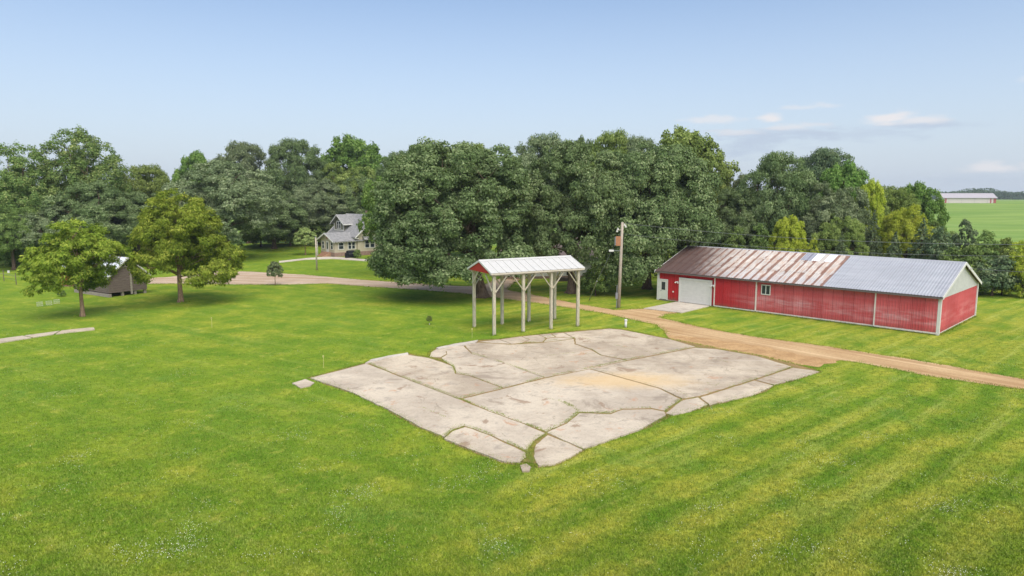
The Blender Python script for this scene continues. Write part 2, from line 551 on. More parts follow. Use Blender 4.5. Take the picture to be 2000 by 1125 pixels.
# ------------------------------------------------------------------ mesh helpers
class MB:
    def __init__(s):
        s.v, s.f = [], []

    def add(s, vs, fs):
        o = len(s.v)
        s.v += [tuple(a) for a in vs]
        s.f += [tuple(i + o for i in f) for f in fs]

    def box(s, a, b):
        x0, y0, z0 = a
        x1, y1, z1 = b
        s.add([(x0, y0, z0), (x1, y0, z0), (x1, y1, z0), (x0, y1, z0), (x0, y0, z1), (x1, y0, z1), (x1, y1, z1), (x0, y1, z1)],
              [(0, 3, 2, 1), (4, 5, 6, 7), (0, 1, 5, 4), (1, 2, 6, 5), (2, 3, 7, 6), (3, 0, 4, 7)])
        return s

    def bar(s, p, q, w, h, up=(0, 0, 1)):
        p, q = Vector(p), Vector(q)
        d = (q - p).normalized()
        u = Vector(up)
        side = d.cross(u)
        if side.length < 1e-4:
            side = d.cross(Vector((1, 0, 0)))
        side.normalize()
        u = side.cross(d).normalized()
        vs = []
        for e in (p, q):
            for a, b in ((-1, -1), (1, -1), (1, 1), (-1, 1)):
                vs.append(e + side * (a * w / 2) + u * (b * h / 2))
        s.add(vs, [(0, 1, 2, 3), (7, 6, 5, 4), (0, 4, 5, 1), (1, 5, 6, 2), (2, 6, 7, 3), (3, 7, 4, 0)])
        return s

    def tube(s, pts, rs, n=8, cap=True):
        pts = [Vector(p) for p in pts]
        vs, fs = [], []
        prev = None
        for i, p in enumerate(pts):
            d = (pts[min(i + 1, len(pts) - 1)] - pts[max(i - 1, 0)]).normalized()
            if prev is None:
                a = d.cross(Vector((0.31, 0.95, 0.1)))
                if a.length < .1:
                    a = d.cross(Vector((1, 0, 0)))
            else:
                a = prev - d * prev.dot(d)
            a.normalize()
            prev = a
            b = d.cross(a)
            for j in range(n):
                t = 2 * math.pi * j / n
                vs.append(p + (a * math.cos(t) + b * math.sin(t)) * rs[i])
        for i in range(len(pts) - 1):
            for j in range(n):
                fs.append((i * n + j, i * n + (j + 1) % n, (i + 1) * n + (j + 1) % n, (i + 1) * n + j))
        if cap:
            fs.append(tuple(range(n))[::-1])
            fs.append(tuple((len(pts) - 1) * n + j for j in range(n)))
        s.add(vs, fs)
        return s

    def prism(s, poly, z0, z1):
        """flat polygon (list of xy) extruded upwards"""
        n = len(poly)
        tris = tessellate_polygon([[Vector((p[0], p[1], 0)) for p in poly]])
        vs = [(p[0], p[1], z0) for p in poly] + [(p[0], p[1], z1) for p in poly]
        fs = []
        for t in tris:
            a, b, c = t
            cr = (Vector(poly[b][:2]) - Vector(poly[a][:2])).cross(Vector(poly[c][:2]) - Vector(poly[a][:2]))
            if cr < 0:
                b, c = c, b
            fs.append((n + a, n + b, n + c))
        ar = sum(poly[i][0] * poly[(i + 1) % n][1] - poly[(i + 1) % n][0] * poly[i][1] for i in range(n))
        for i in range(n):
            j = (i + 1) % n
            fs.append((i, j, n + j, n + i) if ar > 0 else (j, i, n + i, n + j))
        s.add(vs, fs)
        return s

    def extr(s, prof, axis, a, b):
        """profile polygon in the two other axes, extruded from a to b along axis (0, 1)"""
        n = len(prof)
        vs = []
        for e in (a, b):
            for p in prof:
                vs.append((e, p[0], p[1]) if axis == 0 else (p[0], e, p[1]))
        fs = [tuple(range(n)), tuple(range(2 * n - 1, n - 1, -1))]
        for i in range(n):
            j = (i + 1) % n
            fs.append((j, i, n + i, n + j))
        s.add(vs, fs)
        return s

    def build(s, name, mat, parent=None, loc=(0, 0, 0), rz=0.0, smooth=False):
        me = bpy.data.meshes.new(name)
        me.from_pydata(s.v, [], s.f)
        if mat:
            me.materials.append(mat)
        bm = bmesh.new()
        bm.from_mesh(me)
        bmesh.ops.recalc_face_normals(bm, faces=bm.faces)
        bm.to_mesh(me)
        bm.free()
        if smooth:
            for p in me.polygons:
                p.use_smooth = True
        me.update()
        return link(name, me, parent, loc, rz)


def link(name, me, parent=None, loc=(0, 0, 0), rz=0.0):
    o = bpy.data.objects.new(name, me)
    COL.objects.link(o)
    o.location = loc
    o.rotation_euler = (0, 0, rz)
    if parent:
        o.parent = parent
    return o


def tag(o, label, cat, group=None):
    o['label'] = label
    o['category'] = cat
    if group:
        o['group'] = group
    return o


def thing(name, label, cat, loc=(0, 0, 0), rz=0.0, group=None):
    o = link(name, None, None, loc, rz)
    o.empty_display_size = .3
    return tag(o, label, cat, group)


def struct(o):
    o['kind'] = 'structure'
    return o


def stuff(o, label=None):
    o['kind'] = 'stuff'
    if label:
        o['label'] = label
    return o


def tri_mesh(name, V, F, mat, rnd=None):
    """numpy verts (n,3), faces (m,k)"""
    me = bpy.data.meshes.new(name)
    kk = F.shape[1]
    me.vertices.add(len(V))
    me.vertices.foreach_set('co', V.astype(np.float32).ravel())
    me.loops.add(F.size)
    me.loops.foreach_set('vertex_index', F.astype(np.int32).ravel())
    me.polygons.add(len(F))
    me.polygons.foreach_set('loop_start', np.arange(0, F.size, kk, dtype=np.int32))
    me.update(calc_edges=True)
    if mat:
        me.materials.append(mat)
    if rnd is not None:
        a = me.attributes.new('rnd', 'FLOAT', 'POINT')
        a.data.foreach_set('value', rnd.astype(np.float32))
    return me


def in_poly(px, py, poly):
    inside = np.zeros(len(px), bool)
    n = len(poly)
    for i in range(n):
        x0, y0 = poly[i][0], poly[i][1]
        x1, y1 = poly[(i + 1) % n][0], poly[(i + 1) % n][1]
        c = ((y0 > py) != (y1 > py))
        with np.errstate(divide='ignore', invalid='ignore'):
            xi = (x1 - x0) * (py - y0) / (y1 - y0 + 1e-12) + x0
        inside ^= c & (px < xi)
    return inside


def rough_outline(pts, step, amp, seed, closed=True, shared=None):
    """subdivide a polygon outline and make it uneven"""
    rnd = random.Random(seed)
    out = []
    n = len(pts)
    for i in range(n if closed else n - 1):
        a, b = Vector(pts[i][:2]), Vector(pts[(i + 1) % n][:2])
        m = max(1, int((b - a).length / step))
        nr = Vector((-(b - a).y, (b - a).x)).normalized() if (b - a).length > 1e-6 else Vector((0, 0))
        for j in range(m):
            p = a.lerp(b, j / m)
            if shared is not None:
                w_ = Vector((p.x + shared.x, p.y + shared.y, 1.7))
                out.append(p + Vector((mnoise.noise(w_ * 1.6) + .6 * mnoise.noise(w_ * 4.3), mnoise.noise(w_ * 1.6 + Vector((9, 4, 2))) + .6 * mnoise.noise(w_ * 4.3 + Vector((3, 8, 5))))) * amp)
                continue
            k_ = mnoise.noise(Vector((p.x * 1.3, p.y * 1.3, seed * 1.7))) * amp + rnd.uniform(-.3, .3) * amp
            out.append(p + nr * k_)
    return out


def inset(poly, d):
    n = len(poly)
    ar = sum(poly[i][0] * poly[(i + 1) % n][1] - poly[(i + 1) % n][0] * poly[i][1] for i in range(n))
    sg = 1 if ar > 0 else -1
    out = []
    for i in range(n):
        p0, p, p1 = (Vector(poly[(i + k_) % n][:2]) for k_ in (-1, 0, 1))
        e0, e1 = (p - p0).normalized(), (p1 - p).normalized()
        n0, n1 = Vector((-e0.y, e0.x)), Vector((-e1.y, e1.x))
        m = n0 + n1
        if m.length < .3:
            m = n0
        m.normalize()
        k_ = min(2.0, 1.0 / max(.35, m.dot(n0)))
        out.append(p + m * (d * sg * k_))
    return out


# ------------------------------------------------------------------ ground
def grid_axis(lo, hi, fine_lo, fine_hi, df, growth=1.35):
    mid = list(np.arange(fine_lo, fine_hi + .01, df))
    a, st = fine_hi, df
    up = []
    while a < hi:
        st *= growth
        a += st
        up.append(min(a, hi))
    a, st = fine_lo, df
    dn = []
    while a > lo:
        st *= growth
        a -= st
        dn.append(max(a, lo))
    return dn[::-1] + mid + up


def sheet(name, xs, ys, mat, dz=0.0, keep=None):
    nx, ny = len(xs), len(ys)
    V = [(x, y, tz(x, y) + (dz if dz < .1 else .02 + dz * sm((y - 150) / 25.0))) for y in ys for x in xs]
    F = []
    for j in range(ny - 1):
        for i in range(nx - 1):
            F.append((j * nx + i, j * nx + i + 1, (j + 1) * nx + i + 1, (j + 1) * nx + i))
    me = bpy.data.meshes.new(name)
    me.from_pydata(V, [], F)
    me.materials.append(mat)
    for p in me.polygons:
        p.use_smooth = True
    return link(name, me)


struct(sheet('lawn', grid_axis(-1800, 2200, -100, 100, 4), grid_axis(-200, 1700, 0, 400, 4), M_LAWN))
struct(sheet('crop_field', grid_axis(-1790, 2190, 20, 320, 6), grid_axis(148, 1690, 150, 400, 5), M_FIELD, 0.35))

# gravel drive: outline measured along both edges
drive_px = [(235, 556), (330, 554), (400, 555), (480, 556), (560, 556), (640, 554), (720, 560), (830, 567), (900, 573), (980, 583), (1050, 592),
            (1130, 604), (1180, 612), (1230, 623), (1280, 634), (1296, 646), (1307, 661), (1345, 668), (1400, 679), (1480, 694), (1540, 708),
            (1570, 708), (1608, 702), (1640, 703), (1688, 710), (1816, 735), (2000, 761), (2120, 779), (2400, 830), (2900, 925),
            (2900, 880), (2400, 806), (2120, 763), (2000, 741), (1800, 705), (1618, 677), (1461, 656), (1369, 639), (1291, 621), (1300, 614), (1328, 611), (1262, 603), (1236, 604),
            (1200, 605.5), (1150, 597), (1100, 588), (1050, 577.5), (990, 566), (1000, 556), (1022, 543), (985, 541), (962, 549), (938, 559), (900, 559),
            (850, 556), (790, 552), (700, 546), (600, 537), (500, 531), (440, 529), (380, 534), (330, 541), (235, 545)]
drive_xy = rough_outline([gp(*p) for p in drive_px], 0.7, 0.16, 3)


def flat_sheet(name, poly, z, mat):
    tris = tessellate_polygon([[Vector((p[0], p[1], 0)) for p in poly]])
    fs = []
    for a, b, c in tris:
        if (poly[b] - poly[a]).cross(poly[c] - poly[a]) < 0:
            b, c = c, b
        fs.append((a, b, c))
    me = bpy.data.meshes.new(name)
    me.from_pydata([(p[0], p[1], z) for p in poly], [], fs)
    me.materials.append(mat)
    return link(name, me)


struct(flat_sheet('gravel_drive', drive_xy, 0.012, M_GRAVEL))
# dirt worn between the drive and the concrete
dirt_px = [(1300, 655), (1330, 655), (1400, 664), (1480, 676), (1545, 690), (1600, 700), (1640, 704), (1600, 716), (1560, 713), (1480, 700), (1400, 684), (1310, 668)]
struct(flat_sheet('dirt_verge', rough_outline([gp(*p) for p in dirt_px], .4, .35, 8), 0.018, M_VERGE))

# concrete walk by the house
walk_px = [(545, 510.5), (600, 504.5), (640, 502), (668, 503), (700, 506), (760, 510), (850, 518), (850, 521), (760, 513), (700, 509.5), (650, 506), (600, 507.5), (545, 513.5)]
walk = MB().prism([gp(u, v)[:2] for u, v in walk_px], 0.0, 0.07).build('front_walk', M_CONC_PALE)
struct(walk)
# concrete apron in front of the garage door
apron_px = [(1326, 589.5), (1388, 598), (1331, 612), (1257, 603.5)]
ap = MB()
ap.prism(rough_outline([gp(*p) for p in apron_px], .8, .03, 5), 0.0, 0.075)
struct(ap.build('garage_apron', M_CONC_PALE))

# ------------------------------------------------------------------ the broken concrete slab: every panel is a piece
slab_outer = [(607, 738), (716, 709), (797, 691), (838, 699), (842, 687), (856, 679), (890, 672), (935, 665), (975, 663), (1020, 657), (1090, 650), (1190, 642),
              (1215, 644), (1310, 663), (1400, 681), (1480, 695), (1545, 710), (1600, 725), (1550, 742), (1512, 752), (1470, 771), (1400, 788), (1310, 811), (1250, 838),
              (1180, 862), (1140, 877), (1115, 893), (1082, 907), (1050, 911), (1012, 905), (985, 902), (940, 885), (900, 871), (867, 855), (820, 833), (760, 800),
              (690, 767), (645, 751)]
slab_xy = [gp(*p) for p in slab_outer]
struct(flat_sheet('slab_bed', rough_outline(inset(slab_xy, -.16), .5, .14, 2), 0.008, M_DIRT))
struct(flat_sheet('joint_filling', inset(slab_xy, .12), 0.057, M_DIRT))
slab = thing('concrete_slab', 'large broken concrete slab with grassy joints in the mown lawn', 'concrete slab', gp(1064, 738))
panels = [
    [(607, 738), (716, 710), (816, 749), (894, 779), (955, 803), (1015, 825), (1066, 846), (1041, 862), (1030, 881), (1004, 870), (958, 849), (921, 836), (907, 831),
     (884, 839), (867, 853), (820, 833), (760, 800), (690, 767), (645, 751)],
    [(867, 856), (884, 842), (909, 834), (922, 838), (958, 851), (1003, 873), (1027, 884), (1027, 893), (1014, 902), (985, 901), (940, 885), (900, 870)],
    [(1046, 868), (1070, 850), (1100, 861), (1138, 878), (1115, 892), (1082, 906), (1052, 909), (1042, 892)],
    [(1015, 908), (1028, 905), (1037, 911), (1034, 920), (1020, 920)],
    [(720, 709), (759, 699), (797, 693), (837, 699), (862, 707), (885, 716), (889, 730), (916, 734), (981, 758), (901, 777), (894, 778), (816, 748)],
    [(874, 692), (872, 686), (858, 683), (890, 677), (905, 675), (921, 691), (987, 711), (1062, 737), (983, 757), (917, 733), (891, 729), (887, 715), (868, 705), (862, 699)],
    [(839, 697), (842, 688), (853, 682), (870, 685), (873, 691), (860, 698)],
    [(908, 674), (935, 669), (995, 673), (1057, 670), (1121, 662), (1122, 672), (1154, 683), (1173, 694), (1223, 704), (1153, 720), (1064, 737), (987, 711), (922, 691)],
    [(937, 667), (975, 663), (997, 671), (965, 670)],
    [(977, 663), (1018, 657), (1033, 663), (1020, 669), (999, 671)],
    [(1020, 657), (1052, 654), (1066, 660), (1060, 668), (1022, 669), (1035, 663)],
    [(1054, 654), (1076, 651.5), (1084, 658), (1068, 660)],
    [(1078, 651.5), (1100, 650), (1120, 660), (1086, 658)],
    [(1068, 661), (1086, 659), (1119, 661), (1062, 668)],
    [(1102, 650), (1190, 642), (1215, 644), (1310, 663), (1358, 677), (1272, 694), (1225, 703), (1175, 693), (1156, 682), (1124, 671), (1124, 661)],
    [(903, 779), (981, 760), (1064, 739), (1152, 721), (1285, 758), (1330, 780), (1298, 802), (1272, 797), (1217, 798), (1192, 807), (1131, 805), (1106, 825), (1068, 843),
     (1015, 824), (955, 802)],
    [(1155, 720), (1224, 705), (1272, 696), (1358, 679), (1400, 682), (1480, 696), (1546, 716), (1474, 740), (1365, 773), (1333, 778), (1287, 757)],
    [(1069, 844), (1106, 827), (1131, 807), (1192, 809), (1217, 800), (1272, 799), (1298, 804), (1300, 810), (1250, 838), (1180, 862), (1140, 876), (1100, 859)],
    [(1549, 718), (1600, 725), (1560, 738), (1512, 751), (1477, 742)],
    [(1474, 743), (1510, 753), (1470, 771), (1430, 780), (1386, 790), (1368, 776)],
    [(1363, 776), (1383, 790), (1350, 802), (1312, 810), (1300, 807), (1332, 782)],
]
slabtop = {}
prng = random.Random(11)
for i, pl in enumerate(panels):
    zt = 0.07 + prng.uniform(-.008, .02)
    w = [gp(u, v, zt) - slab.location for u, v in pl]
    small = len(pl) < 7
    w2 = inset(rough_outline(w, .3, .04, 20 + i, True, slab.location), 0.011 if not small else .011)
    MB().prism(w2, -0.02, zt).build('slab_panel', M_CONC, slab)
for pl in ([(714, 709), (725, 702), (759, 694.5), (797, 688.5), (798, 692), (759, 698), (730, 705.5)], [(852, 679), (887, 671.5), (934, 664), (928, 669.5), (890, 675.5), (857, 681)]):
    w = [gp(u, v, .14) - slab.location for u, v in pl]
    MB().prism(rough_outline(w, .4, .05, 61), 0.0, .15).build('kerb_piece', M_CONC_PALE, slab)

tag(MB().prism(rough_outline([gp(u, v) for u, v in [(571, 750), (597, 742), (614, 749), (606, 755), (588, 759)]], .3, .04, 44), -.02, .06).build('concrete_fragment', M_CONC),
    'small loose concrete fragment beside the left corner of the big slab', 'concrete piece')
strip = thing('footing_strip', 'narrow strip of old concrete in the grass at the left edge of the photo', 'concrete strip', gp(60, 660))
for pl in ([(-60, 670), (0, 663), (45, 657), (62, 661), (0, 671), (-60, 678)], [(47, 656.5), (90, 651), (118, 647), (105, 654), (64, 660.5)], [(120, 646.8), (165, 642), (183, 640.8), (186, 645), (140, 650), (108, 654)]):
    MB().prism(inset(rough_outline([gp(u, v) - strip.location for u, v in pl], .4, .04, int(pl[0][1])), .03), -.02, .07).build('strip_panel', M_CONC, strip)

# ------------------------------------------------------------------ painted and metal materials of the buildings
M_WHITE = plain('white_paint', rgb(214, 212, 206), .6, .05)
M_TRIM = plain('barn_trim', rgb(222, 212, 204), .6, .08)
M_GREYMETAL = plain('grey_metal', rgb(140, 143, 148), .45, .1, metal=.4)
M_DARK = plain('dark_void', rgb(24, 24, 26), .9, .1)
M_GLASS = plain('window_glass', rgb(46, 54, 62), .08, .1, spec=.6)
M_CARROOF = plain('white_roof_sheet', rgb(198, 196, 191), .45, .04)
M_CARRED = plain('red_sheet', rgb(176, 52, 46), .55, .06)


def post_wood():
    k = NT('treated_post_wood', .85, .15)
    v = k.obj()
    f = k.noise(k.mapv(v, scale=(6, 6, .8)), 3, 4, .65)
    return k.out(k.mix(k.rng(f, .3, .7), rgb(158, 151, 130), rgb(204, 196, 174)))


M_POST = post_wood()


def old_wood(name, a, b, stretch):
    k = NT(name, .92, .1)
    v = k.obj()
    r = k.orand()
    f = k.noise(k.mapv(v, scale=stretch), 3.5, 5, .7)
    c = k.mix(k.rng(f, .3, .7), a, b)
    c = k.mix(k.mth('MULTIPLY', r, .3), c, rgb(118, 102, 96))
    k.bump(f, .01, .5)
    return k.out(c)


M_POLE = old_wood('pole_wood', rgb(158, 147, 133), rgb(204, 192, 176), (5, 5, .5))


# ------------------------------------------------------------------ red barn
BL, BN, BR = gp(1285.5, 585.5), gp(1831, 655), gp(1897, 619)
bex = (BN - BL).normalized()
B_LEN = (BN - BL).length
bey = Vector((-bex.y, bex.x, 0))
B_W = 12.0
B_EAVE, B_RIDGE = 3.2, 5.32
barn = thing('red_barn', 'long red metal barn with half rusted roof and white garage door', 'barn', BL, math.atan2(bex.y, bex.x))


def barn_x(u, z=0.0, y=0.0):
    lo, hi = -2.0, B_LEN + 2
    for _ in range(40):
        m = (lo + hi) / 2
        if to_px(BL + bex * m + bey * y + Vector((0, 0, z)))[0] < u:
            lo = m
        else:
            hi = m
    return lo


def siding(name, base, faded, fade_amt):
    k = NT(name, .55, .25)
    v = k.obj(barn)
    x = k.xyz(v)
    r = k.orand()
    f = k.noise(k.mapv(v, scale=(.35, .35, 2.2)), .9, 5, .65)
    st = k.noise(k.mapv(v, scale=(5, 5, .35)), 1.6, 3, .6)
    c = k.mix(k.rng(st, .3, .7, 0, .35), base, tuple(a * .8 for a in base[:3]) + (1,))
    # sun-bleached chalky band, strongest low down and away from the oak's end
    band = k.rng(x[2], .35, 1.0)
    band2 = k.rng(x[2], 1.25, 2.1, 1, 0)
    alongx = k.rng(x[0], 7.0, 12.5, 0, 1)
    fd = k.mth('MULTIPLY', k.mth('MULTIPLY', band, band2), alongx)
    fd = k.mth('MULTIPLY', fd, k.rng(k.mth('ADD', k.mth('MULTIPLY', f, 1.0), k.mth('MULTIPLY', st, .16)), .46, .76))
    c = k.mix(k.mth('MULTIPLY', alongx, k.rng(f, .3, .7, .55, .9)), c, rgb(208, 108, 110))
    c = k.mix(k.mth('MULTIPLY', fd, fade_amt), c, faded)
    c = k.mix(k.mth('MULTIPLY', r, .3), c, rgb(148, 44, 48))
    # splash dirt near the sill
    c = k.mix(k.mth('MULTIPLY', k.rng(x[2], .08, .62, .8, 0), k.rng(k.noise(v, 1.7, 4, .7), .35, .65, .25, 1)), c, rgb(132, 92, 76))
    return k.out(c)


M_RED = siding('barn_red_siding', rgb(186, 44, 50), rgb(212, 172, 174), .7)
M_REDGABLE = siding('barn_red_gable', rgb(186, 62, 62), rgb(214, 150, 146), .6)
M_GABLETOP = plain('gable_top_sheet', rgb(196, 195, 192), .55, .08)

k = NT('new_roof_sheet', .42, .35)
k.b.inputs['Metallic'].default_value = .25
v = k.obj(barn)
f = k.noise(k.mapv(v, scale=(.5, 2, 2)), .8, 4, .6)
M_ROOFNEW = k.out(k.mix(k.mth('MULTIPLY', k.orand(), .15), k.mix(k.rng(f, .3, .7), rgb(172, 173, 177), rgb(188, 189, 192)), rgb(156, 158, 164)))


def rust_roof():
    k = NT('old_rusted_roof_sheet', .7, .25)
    v = k.obj(barn)
    x = k.xyz(v)
    r = k.orand()
    lx = k.n('ShaderNodeTexCoord').outputs['Object']
    q = k.xyz(lx)
    # bare zinc, dulled
    zn = k.noise(k.mapv(v, scale=(.8, .8, 1)), .9, 4, .6)
    c = k.mix(k.rng(zn, .3, .7), rgb(184, 178, 172), rgb(210, 202, 192))
    c = k.mix(k.rng(x[1], -.4, 2.4, .55, 0), c, rgb(176, 176, 182))
    tanr = k.noise(k.mapv(v, scale=(2.2, .5, .5)), 1.3, 4, .65)
    c = k.mix(k.rng(tanr, .42, .68, 0, .55), c, rgb(182, 140, 110))
    # rust bleeding down from one side lap of each sheet
    run = k.noise(k.mapv(v, scale=(1.9, .62, .62), loc=(2, 5, 1)), 1.5, 6, .72)
    lap = k.rng(q[0], .34, .78, 0, 1)
    rs = k.rng(k.mth('ADD', k.mth('MULTIPLY', lap, .62), k.mth('ADD', run, k.mth('MULTIPLY', r, .42))), 1.0, 1.14)
    c = k.mix(k.mth('MULTIPLY', rs, .82), c, k.mix(zn, rgb(104, 66, 50), rgb(142, 94, 70)))
    # lichen grime at the oak's end, with the oak's shade painted into its colour
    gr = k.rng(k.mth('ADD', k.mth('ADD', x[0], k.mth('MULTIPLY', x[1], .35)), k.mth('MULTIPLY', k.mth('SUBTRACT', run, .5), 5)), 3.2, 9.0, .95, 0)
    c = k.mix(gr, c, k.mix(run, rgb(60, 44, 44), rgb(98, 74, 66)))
    return k.out(c)


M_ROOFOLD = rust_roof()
M_SKYL = plain('skylight_sheet', rgb(236, 238, 240), .35, .03)
M_PATCH = plain('blue_grey_patch_sheet', rgb(138, 146, 162), .4, .06)


def ribbed(mb, x0, x1, z0, z1, y, pitch=.23, depth=.03):
    """vertical ribbed sheet in the plane y = const (outside towards -y)"""
    pts = [x0]
    xs = [x0]
    prof = [(x0, 0)]
    n = max(1, round((x1 - x0) / pitch))
    p = (x1 - x0) / n
    for i in range(n):
        a = x0 + i * p
        prof += [(a + p * .62, 0), (a + p * .70, depth), (a + p * .86, depth), (a + p * .94, 0)]
    prof.append((x1, 0))
    vs, fs = [], []
    for (px_, d) in prof:
        vs += [(px_, y - d, z0), (px_, y - d, z1)]
    for i in range(len(prof) - 1):
        fs.append((2 * i, 2 * i + 2, 2 * i + 3, 2 * i + 1))
    mb.add(vs, fs)
    return mb


def ribbed_wall(parent, mat, x0, x1, z0, z1, y=0.0, width=.92, name='siding_sheet', ry=0.0, org=(0, 0, 0), mesh_cache={}):
    n = max(1, math.ceil((x1 - x0) / width - .05))
    w = (x1 - x0) / n
    for i in range(n):
        key = (round(w, 4), round(z1 - z0, 4), mat.name)
        if key not in mesh_cache:
            mb = ribbed(MB(), 0.010, w - .010, 0, z1 - z0, 0)
            me = bpy.data.meshes.new(name)
            me.from_pydata(mb.v, [], mb.f)
            me.materials.append(mat)
            mesh_cache[key] = me
        o = link(name, mesh_cache[key], parent)
        c, s_ = math.cos(ry), math.sin(ry)
        lx = x0 + i * w
        o.location = (org[0] + c * lx - s_ * y, org[1] + s_ * lx + c * y, org[2] + z0)
        o.rotation_euler = (0, 0, ry)


# core walls behind the sheets so that nothing shows through
core = MB()
core.extr([(0.05, .1), (B_W - .05, .1), (B_W - .05, B_EAVE), (B_W / 2, B_RIDGE - .12), (.05, B_EAVE)], 0, .05, B_LEN - .05)
M_BEHIND = plain('barn_wall_behind_sheets', rgb(92, 34, 36), .9, .1)
core.build('wall', M_BEHIND, barn)
foot = MB()
foot.box((-.03, -.06, -.1), (B_LEN + .03, B_W + .06, .12))
foot.build('footing', plain('barn_footing', rgb(120, 112, 104), .9), barn)
d0, d1 = barn_x(1289), barn_x(1302.5)
g0, g1 = barn_x(1328), barn_x(1387.5)
t1, t2, t3 = barn_x(1395.5), barn_x(1476), barn_x(1707)
DOOR_H, GAR_H = 2.05, 2.42
for a, b, z0 in ((0, d0 - .1, .14), (d0 - .1, d1 + .1, DOOR_H + .22), (d1 + .1, g0 - .12, .14), (g0 - .12, g1 + .12, GAR_H + .2), (g1 + .12, t1, .14),
                 (t2, t3, .14)):
    ribbed_wall(barn, M_RED, a, b, z0, B_EAVE - .02, 0.0)
# sliding doors hang proud of the wall
for nm, a, b in (('sliding_door', t1, t2), ('sliding_door', t3, B_LEN - .1)):
    r_ = MB().box((a, -.10, .2), (b, -.03, B_EAVE - .28)).build(nm, M_BEHIND, barn)
    ribbed_wall(r_, M_RED, a + .05, b - .02, .22, B_EAVE - .3, -.105)
for xx in (t1, t2, t3):
    MB().box((xx - .05, -.16, .12), (xx + .05, -.02, B_EAVE - .22)).build('trim_strip', M_TRIM, barn)
MB().box((t1, -.14, .08), (t2 - .06, -.105, .19)).build('sill_trim', M_TRIM, barn)
MB().box((t2 + .06, -.07, .08), (t3 - .06, -.02, .19)).build('sill_trim', M_TRIM, barn)
MB().box((t3 + .06, -.15, .08), (B_LEN - .02, -.105, .21)).build('sill_trim', M_TRIM, barn)
MB().box((0, -.05, .05), (d0 - .1, -.02, .14)).build('sill_trim', M_TRIM, barn)
MB().box((d1 + .1, -.05, .05), (g0 - .12, -.02, .14)).build('sill_trim', M_TRIM, barn)
# door tracks with hanger brackets under the eave
for a, b in ((t1, barn_x(1562)), (barn_x(1600), B_LEN - .1)):
    MB().box((a, -.22, B_EAVE - .26), (b, -.13, B_EAVE - .16)).build('door_track', M_GREYMETAL, barn)
for i in range(15):
    xx = 1.0 + i * (B_LEN - 2) / 14
    MB().box((xx - .05, -.24, B_EAVE - .30), (xx + .05, -.02, B_EAVE - .05)).build('track_bracket', M_GREYMETAL, barn)
# corner trim boards
for xx, yy in ((0, 0), (B_LEN, 0), (B_LEN, B_W)):
    MB().box((xx - .11, yy - .12, .02), (xx + .11, yy + .12, B_EAVE - .03)).build('corner_trim', M_WHITE, barn)
# entry door
ed = MB().box((d0 + .03, -.07, .16), (d1 - .03, -.02, DOOR_H + .1)).build('entry_door', M_WHITE, barn)
MB().box((d0 + .2, -.085, 1.15), (d1 - .2, -.072, DOOR_H - .08)).build('door_glass', M_GLASS, ed)
MB().box((d0 + .13, -.12, 1.0), (d0 + .18, -.072, 1.1)).build('handle', M_GREYMETAL, ed)
fr = MB()
fr.box((d0 - .09, -.1, .12), (d0 + .025, -.015, DOOR_H + .22)).box((d1 - .025, -.1, .12), (d1 + .09, -.015, DOOR_H + .22)).box((d0 + .025, -.1, DOOR_H + .105), (d1 - .025, -.015, DOOR_H + .22))
fr.build('door_frame', M_WHITE, barn)
# overhead garage door: five panels high
gd = MB().box((g0, -.03, .1), (g1, .0, GAR_H)).build('garage_door', M_WHITE, barn)
for i in range(9):
    z0 = .11 + i * (GAR_H - .11) / 9
    MB().box((g0 + .01, -.062, z0 + .012), (g1 - .01, -.032, z0 + (GAR_H - .11) / 9 - .012)).build('door_panel', M_WHITE, gd)
fr = MB()
fr.box((g0 - .12, -.12, .08), (g0, -.015, GAR_H + .18)).box((g1, -.12, .08), (g1 + .12, -.015, GAR_H + .18)).box((g0, -.12, GAR_H), (g1, -.015, GAR_H + .18))
fr.build('garage_door_frame', M_WHITE, barn)
# twin flood lamps either side of the garage door, outlet box
for xx in (g0 - .32, g1 + .26):
    lm = MB().box((xx - .07, -.1, 2.08), (xx + .07, -.03, 2.2)).build('wall_lamp', M_WHITE, barn)
    for s_ in (-1, 1):
        MB().tube([(xx, -.1, 2.14), (xx + s_ * .12, -.2, 2.1), (xx + s_ * .17, -.28, 2.02)], [.03, .06, .085], 8).build('lamp_head', M_WHITE, lm)
MB().box((d1 + .68, -.1, .98), (d1 + .82, -.025, 1.12)).build('outlet_box', M_WHITE, barn)
# window
w0, w1 = barn_x(1485), barn_x(1503)
wn = MB()
wn.box((w0, -.08, 1.75), (w0 + .07, -.02, 2.7)).box((w1 - .07, -.08, 1.75), (w1, -.02, 2.7)).box((w0 + .07, -.08, 1.75), (w1 - .07, -.02, 1.83)).box((w0 + .07, -.08, 2.62), (w1 - .07, -.02, 2.7))
wn.box(((w0 + w1) / 2 - .035, -.075, 1.83), ((w0 + w1) / 2 + .035, -.02, 2.62))
wno = wn.build('window', M_WHITE, barn)
for a, b in ((w0 + .07, (w0 + w1) / 2 - .035), ((w0 + w1) / 2 + .035, w1 - .07)):
    MB().box((a, -.05, 1.83), (b, -.03, 2.62)).build('pane', M_GLASS, wno)
